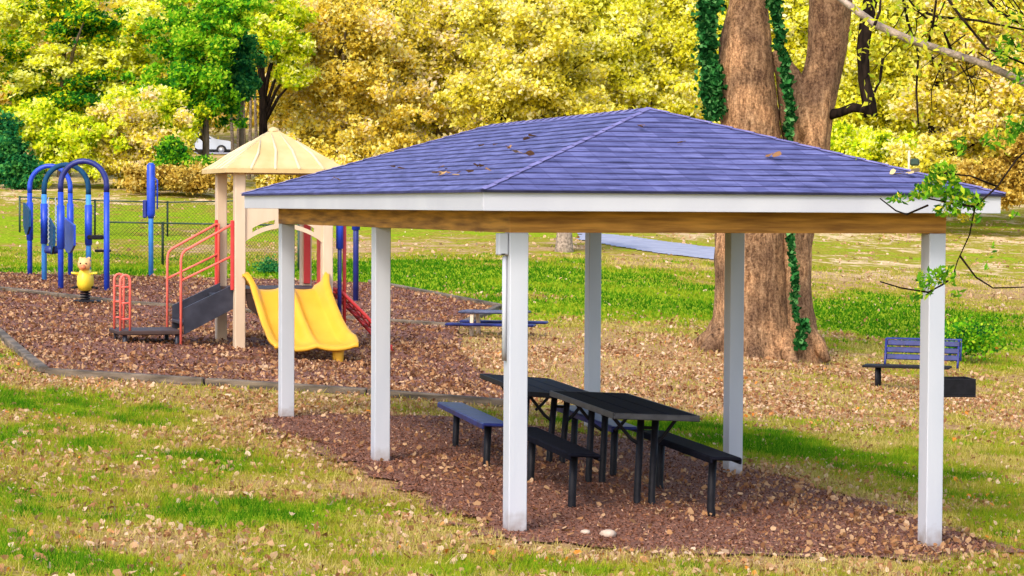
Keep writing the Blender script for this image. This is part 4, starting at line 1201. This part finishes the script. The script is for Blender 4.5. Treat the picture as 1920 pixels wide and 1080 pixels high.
for (px, py, dx, r0) in [(1408, -200, -300, 15), (1410, -260, -120, 14), (1405, -320, 60, 12), (1590, -200, 180, 15), (1600, -320, 320, 13), (1585, -260, 40, 12)]:
    p = tp_(px, py); q = tp_(px + dx, py - 190, rng.normal() * 1.5); up.tube([p, p.lerp(q, .5) + Vector((0, 0, .5)), q], [r0 * mp_, r0 * .7 * mp_, r0 * .3 * mp_], 8, True, .1); tips.append(q)
up.build('limb', M['bark'], big, True)
bl = [((t.x + rng.normal() * .9, t.y + rng.normal() * .9, t.z + rng.normal() * .5 + .3), (1.0, 1.0, .7)) for t in tips for _ in range(4)]
P_, pk_ = crown_points(bl, 7000)
quads_obj('crown', leaf_quads(P_, .09), LM['yellow'], rng.random(7000), big)

def ivy(label, strips, n, loc):
    pts = []
    for (x0, y0, x1, y1, hw) in strips:
        k = int(n * abs(y1 - y0) * hw / sum(abs(s[3] - s[1]) * s[4] for s in strips))
        f = rng.random(k)
        wob = 6 * np.sin(f * 9 + x0)
        px = x0 + (x1 - x0) * f + rng.normal(size=k) * hw * .5 + wob * .4; py = y0 + (y1 - y0) * f
        for a, b_ in zip(px, py):
            v = at(a, b_, BY); dyy = -.25 - .32 * rng.random(); pts.append((v.x, BY + loc + dyy * .8, v.z))
    P_ = np.array(pts)
    o0 = Vector((P_[:, 0].mean(), P_[:, 1].mean(), P_[:, 2].min()))
    r = thing('ivy', label, 'ivy', o0, 0)
    V = leaf_quads(P_ - np.array(o0), .055 * (.7 + .6 * rng.random(len(P_))), 0, .8)
    quads_obj('foliage', V, LM['ivy'], rng.random(len(P_)) ** 1.2, r)
    sm_ = MB()
    for (x0, y0, x1, y1, hw) in strips:
        a, b_ = at(x0, y0, BY), at(x1, y1, BY)
        a.y += loc - .2; b_.y += loc - .2
        sm_.tube([a - o0, a.lerp(b_, .5) - o0 + Vector((.02, 0, 0)), b_ - o0], .02, 6)
    sm_.build('stem', M['bark_dark'], r, True)
ivy('thick green ivy climbing the left edge of the great tree', [(1336, 225, 1326, 150, 17), (1326, 150, 1322, 60, 17), (1324, 60, 1328, -60, 18), (1340, 215, 1334, 120, 14)], 3600, .05)
ivy('green ivy growing in the cleft between the two great stems', [(1474, 255, 1468, 150, 8), (1466, 160, 1462, 100, 8), (1456, 100, 1444, 0, 9), (1442, 20, 1440, -60, 11), (1490, 650, 1500, 595, 9), (1486, 600, 1474, 430, 5), (1474, 430, 1472, 255, 4)], 2600, -.35)

# ------------------------------------------------------------------ overhanging tree at the right (trunk stands just outside the frame)
TY = 14.2
tx, ty = 5.0, TY
ot = thing('overhanging_tree', 'tree reaching in from the right, pale branch and green leaf sprays over roof corner', 'tree', (tx, ty, gz(tx, ty)))
oo = Vector(ot.location)
def op(px, py, dy=0): v = at(px, py, TY + dy); return v - oo
MB().tube([(0, 0, -.3), (0, 0, .2), (.02, 0, 1.5), (.0, 0, 3.2), (-.1, .1, 5.5)], [.3, .24, .2, .17, .1], 14, True, .08).build('trunk', M['bark_bg'], ot, True)
MB().tube([op(1540, -30, .3), op(1590, 8, .2), op(1640, 45, .1), op(1700, 72, 0), op(1770, 96, 0), op(1850, 122, 0), op(1930, 160, 0), op(2100, 225, 0), (-.05, 0, 1.9)], [.017, .021, .024, .025, .023, .023, .025, .035, .06], 10, True, .15).build('branch', M['bark_pale'], ot, True)
tw = MB()
TWIGS = [[(1690, -20), (1702, 40), (1722, 100), (1718, 170), (1722, 232)], [(1700, 12), (1760, 32), (1830, 38), (1940, 60)], [(1765, -20), (1800, 30), (1850, 90), (1945, 130)], [(1830, -20), (1870, 20), (1940, 60)],
         [(1655, 110), (1650, 150), (1632, 190), (1612, 210)], [(1740, 85), (1750, 40), (1758, -20)], [(1910, -20), (1930, 20), (1960, 60)], [(1640, 46), (1650, 20), (1652, -20)], [(1790, 110), (1770, 60), (1720, 20), (1690, -20)],
         [(1960, 250), (1905, 300), (1870, 350), (1828, 388), (1818, 440), (1795, 490), (1786, 520)], [(1828, 388), (1780, 380), (1740, 372)], [(1800, 480), (1830, 520), (1862, 540), (1930, 538)], [(1786, 520), (1765, 535), (1740, 548), (1690, 540), (1650, 528)],
         [(1870, 350), (1820, 330), (1770, 325)], [(1740, 385), (1700, 402), (1680, 395), (1650, 372)], [(1960, 100), (1910, 90), (1870, 100)]]
for i, tpx in enumerate(TWIGS):
    P = [op(a, b_, .15 * math.sin(i * 1.7 + k)) for k, (a, b_) in enumerate(tpx)]
    r0 = .010 if i < 9 else .007
    tw.tube(P, [r0 * (1 - .55 * k / len(P)) for k in range(len(P))], 6, True, .15)
for _ in range(26):
    x0, y0 = rng.uniform(1650, 1930), rng.uniform(-20, 150)
    if y0 > (x0 - 1560) * .5 + 40: continue
    q = [(x0, y0)]
    dx, dy = rng.normal() * 26, rng.uniform(12, 34)
    for k in range(3): q.append((q[-1][0] + dx + rng.normal() * 10, q[-1][1] + dy + rng.normal() * 8))
    tw.tube([op(a, b_, .1 * k) for k, (a, b_) in enumerate(q)], [.005, .004, .003, .002], 5, True, .15)
tw.tube([(-.05, 0, 2.2), op(1990, 230), op(1955, 250)], [.03, .014, .01], 6)
for q, s in ((3, (1940, 60)), (1, (1940, 60)), (2, (1945, 130))):
    tw.tube([(-.05, 0, 3.0), op(2060, 40), op(*s)], [.03, .014, .008], 6)
tw.build('twig', M['bark_dark'], ot, True)
sprays = [(1765, 345, 32, 22, 300), (1730, 358, 18, 14, 90), (1800, 372, 32, 16, 200), (1835, 380, 10, 10, 40), (1775, 395, 22, 10, 80), (1690, 372, 25, 9, 30), (1770, 318, 26, 12, 90), (1825, 400, 14, 22, 34), (1745, 520, 24, 14, 70), (1775, 512, 14, 18, 55), (1735, 545, 14, 12, 40), (1715, 556, 10, 5, 14), (1790, 545, 14, 10, 14),
          (1890, 95, 22, 26, 110), (1905, 145, 16, 14, 50), (1870, 262, 30, 16, 70), (1905, 235, 20, 20, 60), (1860, 470, 6, 14, 5), (1850, 500, 4, 8, 3), (1900, 400, 10, 12, 8), (1905, 30, 16, 14, 30), (1800, 275, 14, 16, 30)]
pts = []
for cx, cy, rx, ry, k in sprays:
    for _ in range(k):
        a = rng.random() * 6.283; q = rng.random() ** .5
        pts.append(tuple(op(cx + rx * q * math.cos(a) * 1.1, cy + ry * q * math.sin(a) * 1.1, rng.normal() * .12)))
n_green = len(pts)
for tpx in TWIGS[:9]:
    for (xa, ya), (xb, yb) in zip(tpx[:-1], tpx[1:]):
        for _ in range(int(math.hypot(xb - xa, yb - ya) / 7)):
            f = rng.random(); pts.append(tuple(op(xa + (xb - xa) * f + rng.normal() * 9, ya + (yb - ya) * f + rng.normal() * 9, rng.normal() * .1)))
for _ in range(260): pts.append(tuple(op(rng.uniform(1590, 1925), abs(rng.normal()) * 110, rng.normal() * .3)))
P_ = np.array(pts)
M['spray'] = leaf_mat('fresh_green_leaflet', [(0, (.03, .12, .01)), (.4, (.10, .30, .015)), (.75, (.26, .50, .02)), (.88, (.66, .66, .04)), (1, (.85, .70, .08))], .4)
quads_obj('leaf_spray', leaf_quads(P_, .026 * (.7 + .6 * rng.random(len(P_))), 0, .42), M['spray'], np.where(np.arange(len(P_)) < n_green, rng.random(len(P_)), .8 + .2 * rng.random(len(P_))), ot)

# ------------------------------------------------------------------ car up the hill
cb = at(384, 291, 150); cz = gz(cb.x, 150)
cz = at(384, 291, 150).z
car = thing('parked_car', 'white car parked uphill among green leaves above the tower roof', 'car', (cb.x - .2, 150, cz), .0)
pr = [(-2.2, .35), (-2.25, .75), (-2.1, .95), (-1.5, 1.05), (-1.0, 1.45), (.2, 1.5), (.95, 1.05), (1.9, .92), (2.15, .75), (2.2, .38)]
bdy = MB().prism([(x, -.85, z) for x, z in pr], (0, 1.7, 0)).build('body', M['carw'], car)
for y in (-.86, .853):
    MB().prism([(-1.35, y, 1.06), (-.95, y, 1.38), (.15, y, 1.42), (.75, y, 1.06)], (0, .008, 0)).build('window', M['glass'], car)
    for x in (-1.4, 1.4):
        w_ = MB(); nn = 20
        w_.tube([(x, y - .06 if y < 0 else y - .12, .33), (x, y + .1 if y < 0 else y + .05, .33)], .33, nn)
        wo_ = w_.build('wheel', M['rubber'], car, True)
        MB().tube([(x, y - .07 if y < 0 else y + .03, .33), (x, y - .05 if y < 0 else y + .055, .33)], .2, 14).build('rim', M['alloy'], wo_, True)
MB().box((0, 0, .33), (4.2, 1.6, .12)).build('underbody', M['rubber'], car)
for y in (-.6, .6): MB().box((2.13, y, .72), (.12, .35, .12), bev=.03).build('headlight', M['alloy'], car)
park = sheet('hillside_road', np.arange(-32, -8, .5), np.arange(146, 154, .5), M['path'], .05, [(-31, 147), (-9, 147), (-9, 153), (-31, 153)], .2)

# post and dark box beyond the lawn at the right
b = at(1704, 330, 88); z = gz(b.x, 88)
bp_ = thing('mailbox', 'pale thin post with a dark box at the lawn edge behind the roof', 'mailbox', (b.x, 88, z))
hh = at(1704, 282, 88).z - z
MB().tube([(0, 0, -.2), (0, 0, hh)], .045, 8).build('post', M['tan'], bp_, True)
MB().box((.22, 0, hh - .45), (.34, .3, .28), bev=.06).build('box', M['fence'], bp_)

# two pale stones at the edge of the shelter bed
for px, py, s_, lab in [(1140, 1012, .055, 'rounded pale stone at the front edge of the shelter mulch'), (1098, 1008, .032, 'smaller pale stone left of the rounded one on the mulch edge')]:
    x, y = ground_hit(px, py, 10, 30)
    m = MB().lathe([(0, -.5), (.8, -.35), (1, .1), (.75, .5), (.35, .68), (0, .72)], 12)
    m.v = [(a * s_ * (1.2 + .1 * rng.normal()), b_ * s_, c * s_) for a, b_, c in m.v]
    tag(m.build('stone', M['rock'], None, True, loc=(x, y, gz(x, y) + .04)), lab, 'stone')

# ------------------------------------------------------------------ fallen leaves and grass (uncountable)
def surface_z(x, y):
    z = gzv(x, y) + .02 * (vnoise(x, y, .5, 2, 3) - .5) + .05 * (vnoise(x, y, 2.5, 2, 4) - .5)
    on = inpoly(x, y, MULCH_FRONT) | inpoly(x, y, MULCH_REAR) | inpoly(x, y, SHELTER)
    return z + np.where(inpoly(x, y, SHELTER), .02, np.where(on, .037, 0)), on
def frustum(n, y0, y1, pow_=1.0, margin=1.3):
    f = rng.random(n); y = y0 + (y1 - y0) * f ** pow_
    return rng.uniform(-1, 1, n) * y * 960 / F * margin, y
parts = []; rn = []
for cnt, y0, y1, sz_ in [(76000, 13.5, 27, .025), (112000, 26, 40, .028), (100000, 38, 60, .036), (30000, 58, 100, .06)]:
    x, y = frustum(cnt, y0, y1, .8)
    z, on = surface_z(x, y)
    g = greenness(x, y)
    sh_ = inpoly(x, y, SHELTER)
    pm = inpoly(x, y, MULCH_FRONT) | inpoly(x, y, MULCH_REAR)
    clump = vnoise(x, y, 1.1, 3, 21)
    p = np.where(sh_, .05 + .22 * sstep(.5, .7, clump) + .38 * sstep(1.6, 3.2, x), np.where(pm, .12 + .42 * sstep(.4, .65, clump), np.clip(1.0 - 1.35 * g, .05, 1) * (.25 + 1.3 * sstep(.35, .7, clump)) * np.where(y < 27, .8, np.where(y < 60, .62, .5))))
    k = (rng.random(cnt) < p) & ~inpoly(x, y, PATH)
    x, y, z = x[k], y[k], z[k]
    C = np.stack([x, y, z + .012 + .02 * rng.random(len(x))], 1)
    parts.append(leaf_poly(C, sz_ * (.42 + 1.1 * rng.random(len(x)) ** 2), flat=.3))
    rr = rng.random(len(x)) * .8 + .2 * vnoise(x, y, 1.5, 2, 30)
    rr = np.where((sh_ | pm)[k], rr * .88, .12 + .9 * rr); rr = np.where(y > 58, .45 + .5 * rr, rr); rr = np.where(sh_[k], .2 + .75 * rr, rr)
    rn.append(rr)
M['litter'] = leaf_mat('dry_fallen_leaf', [(0, (.06, .024, .018)), (.25, (.26, .11, .05)), (.5, (.40, .21, .095)), (.74, (.54, .34, .19)), (.91, (.66, .48, .33)), (.95, (.66, .24, .04)), (1, (.62, .19, .03))], .15)
fl = quads_obj('fallen_leaves', np.concatenate(parts), M['litter'], np.concatenate(rn), k=7)
tag(fl, 'tan and brown fallen leaves scattered over grass and mulch', 'leaf litter', None, 'stuff')
# mulch chips
x, y = frustum(110000, 16.5, 27, .9); z, on = surface_z(x, y); k = inpoly(x, y, SHELTER)
x2, y2 = frustum(90000, 28, 58, .7); z2, on2 = surface_z(x2, y2); k2 = inpoly(x2, y2, MULCH_FRONT) | inpoly(x2, y2, MULCH_REAR)
C = np.concatenate([np.stack([x[k], y[k], z[k] + .008], 1), np.stack([x2[k2], y2[k2], z2[k2] + .01], 1)])
sz_ = np.concatenate([np.full(k.sum(), .015), np.full(k2.sum(), .03)]) * (.6 + .8 * rng.random(len(C)))
M['chip'] = leaf_mat('wood_chip', [(0, (.06, .024, .016)), (.5, (.19, .075, .042)), (.85, (.32, .145, .085)), (1, (.54, .34, .23))], 0)
tag(quads_obj('mulch_chips', leaf_quads(C, sz_, .5, .35), M['chip'], rng.random(len(C))), 'dark wood chips of the mulch beds', 'mulch', None, 'stuff')
# grass blades
gp_, gr_ = [], []
for cnt, y0, y1, h, wd in [(330000, 13.5, 28, .06, .0045), (115000, 26, 46, .06, .012), (90000, 44, 70, .07, .025)]:
    x, y = frustum(cnt, y0, y1, .8); z, on = surface_z(x, y); g = greenness(x, y)
    tuft = vnoise(x, y, .35, 2, 40); g = np.clip(g + .5 * (vnoise(x, y, .22, 2, 44) - .5), 0, 1)
    k = (~on) & (rng.random(cnt) < np.clip((.18 + g * 1.1) * (.4 + 1.1 * tuft), 0, 1))
    x, y, z, g = x[k], y[k], z[k], g[k]; n_ = len(x)
    a = rng.random(n_) * 6.283; hh = h * (.5 + .9 * rng.random(n_)); ln = rng.normal(size=(n_, 2)) * hh[:, None] * .5
    b0_ = np.stack([x - wd * np.cos(a), y - wd * np.sin(a), z - .01], 1); b1_ = np.stack([x + wd * np.cos(a), y + wd * np.sin(a), z - .01], 1)
    t_ = np.stack([x + ln[:, 0], y + ln[:, 1], z + hh], 1)
    gp_.append(np.stack([b0_, b1_, t_], 1)); gr_.append(np.clip(.95 * (1 - sstep(.25, .75, g)) * .8 + .40 * rng.random(n_) - .12 + .34 * sstep(.42, .68, vnoise(x, y, 3.2, 3, 60)), 0, 1))
M['grass'] = leaf_mat('grass_blade', [(0, (.028, .14, .005)), (.3, (.13, .28, .009)), (.55, (.30, .34, .016)), (.8, (.36, .31, .035)), (1, (.54, .43, .13))], .3)
gs = quads_obj('grass', np.concatenate(gp_), M['grass'], np.concatenate(gr_), k=3)
tag(gs, 'short autumn grass, green and straw coloured', 'grass', None, 'stuff')
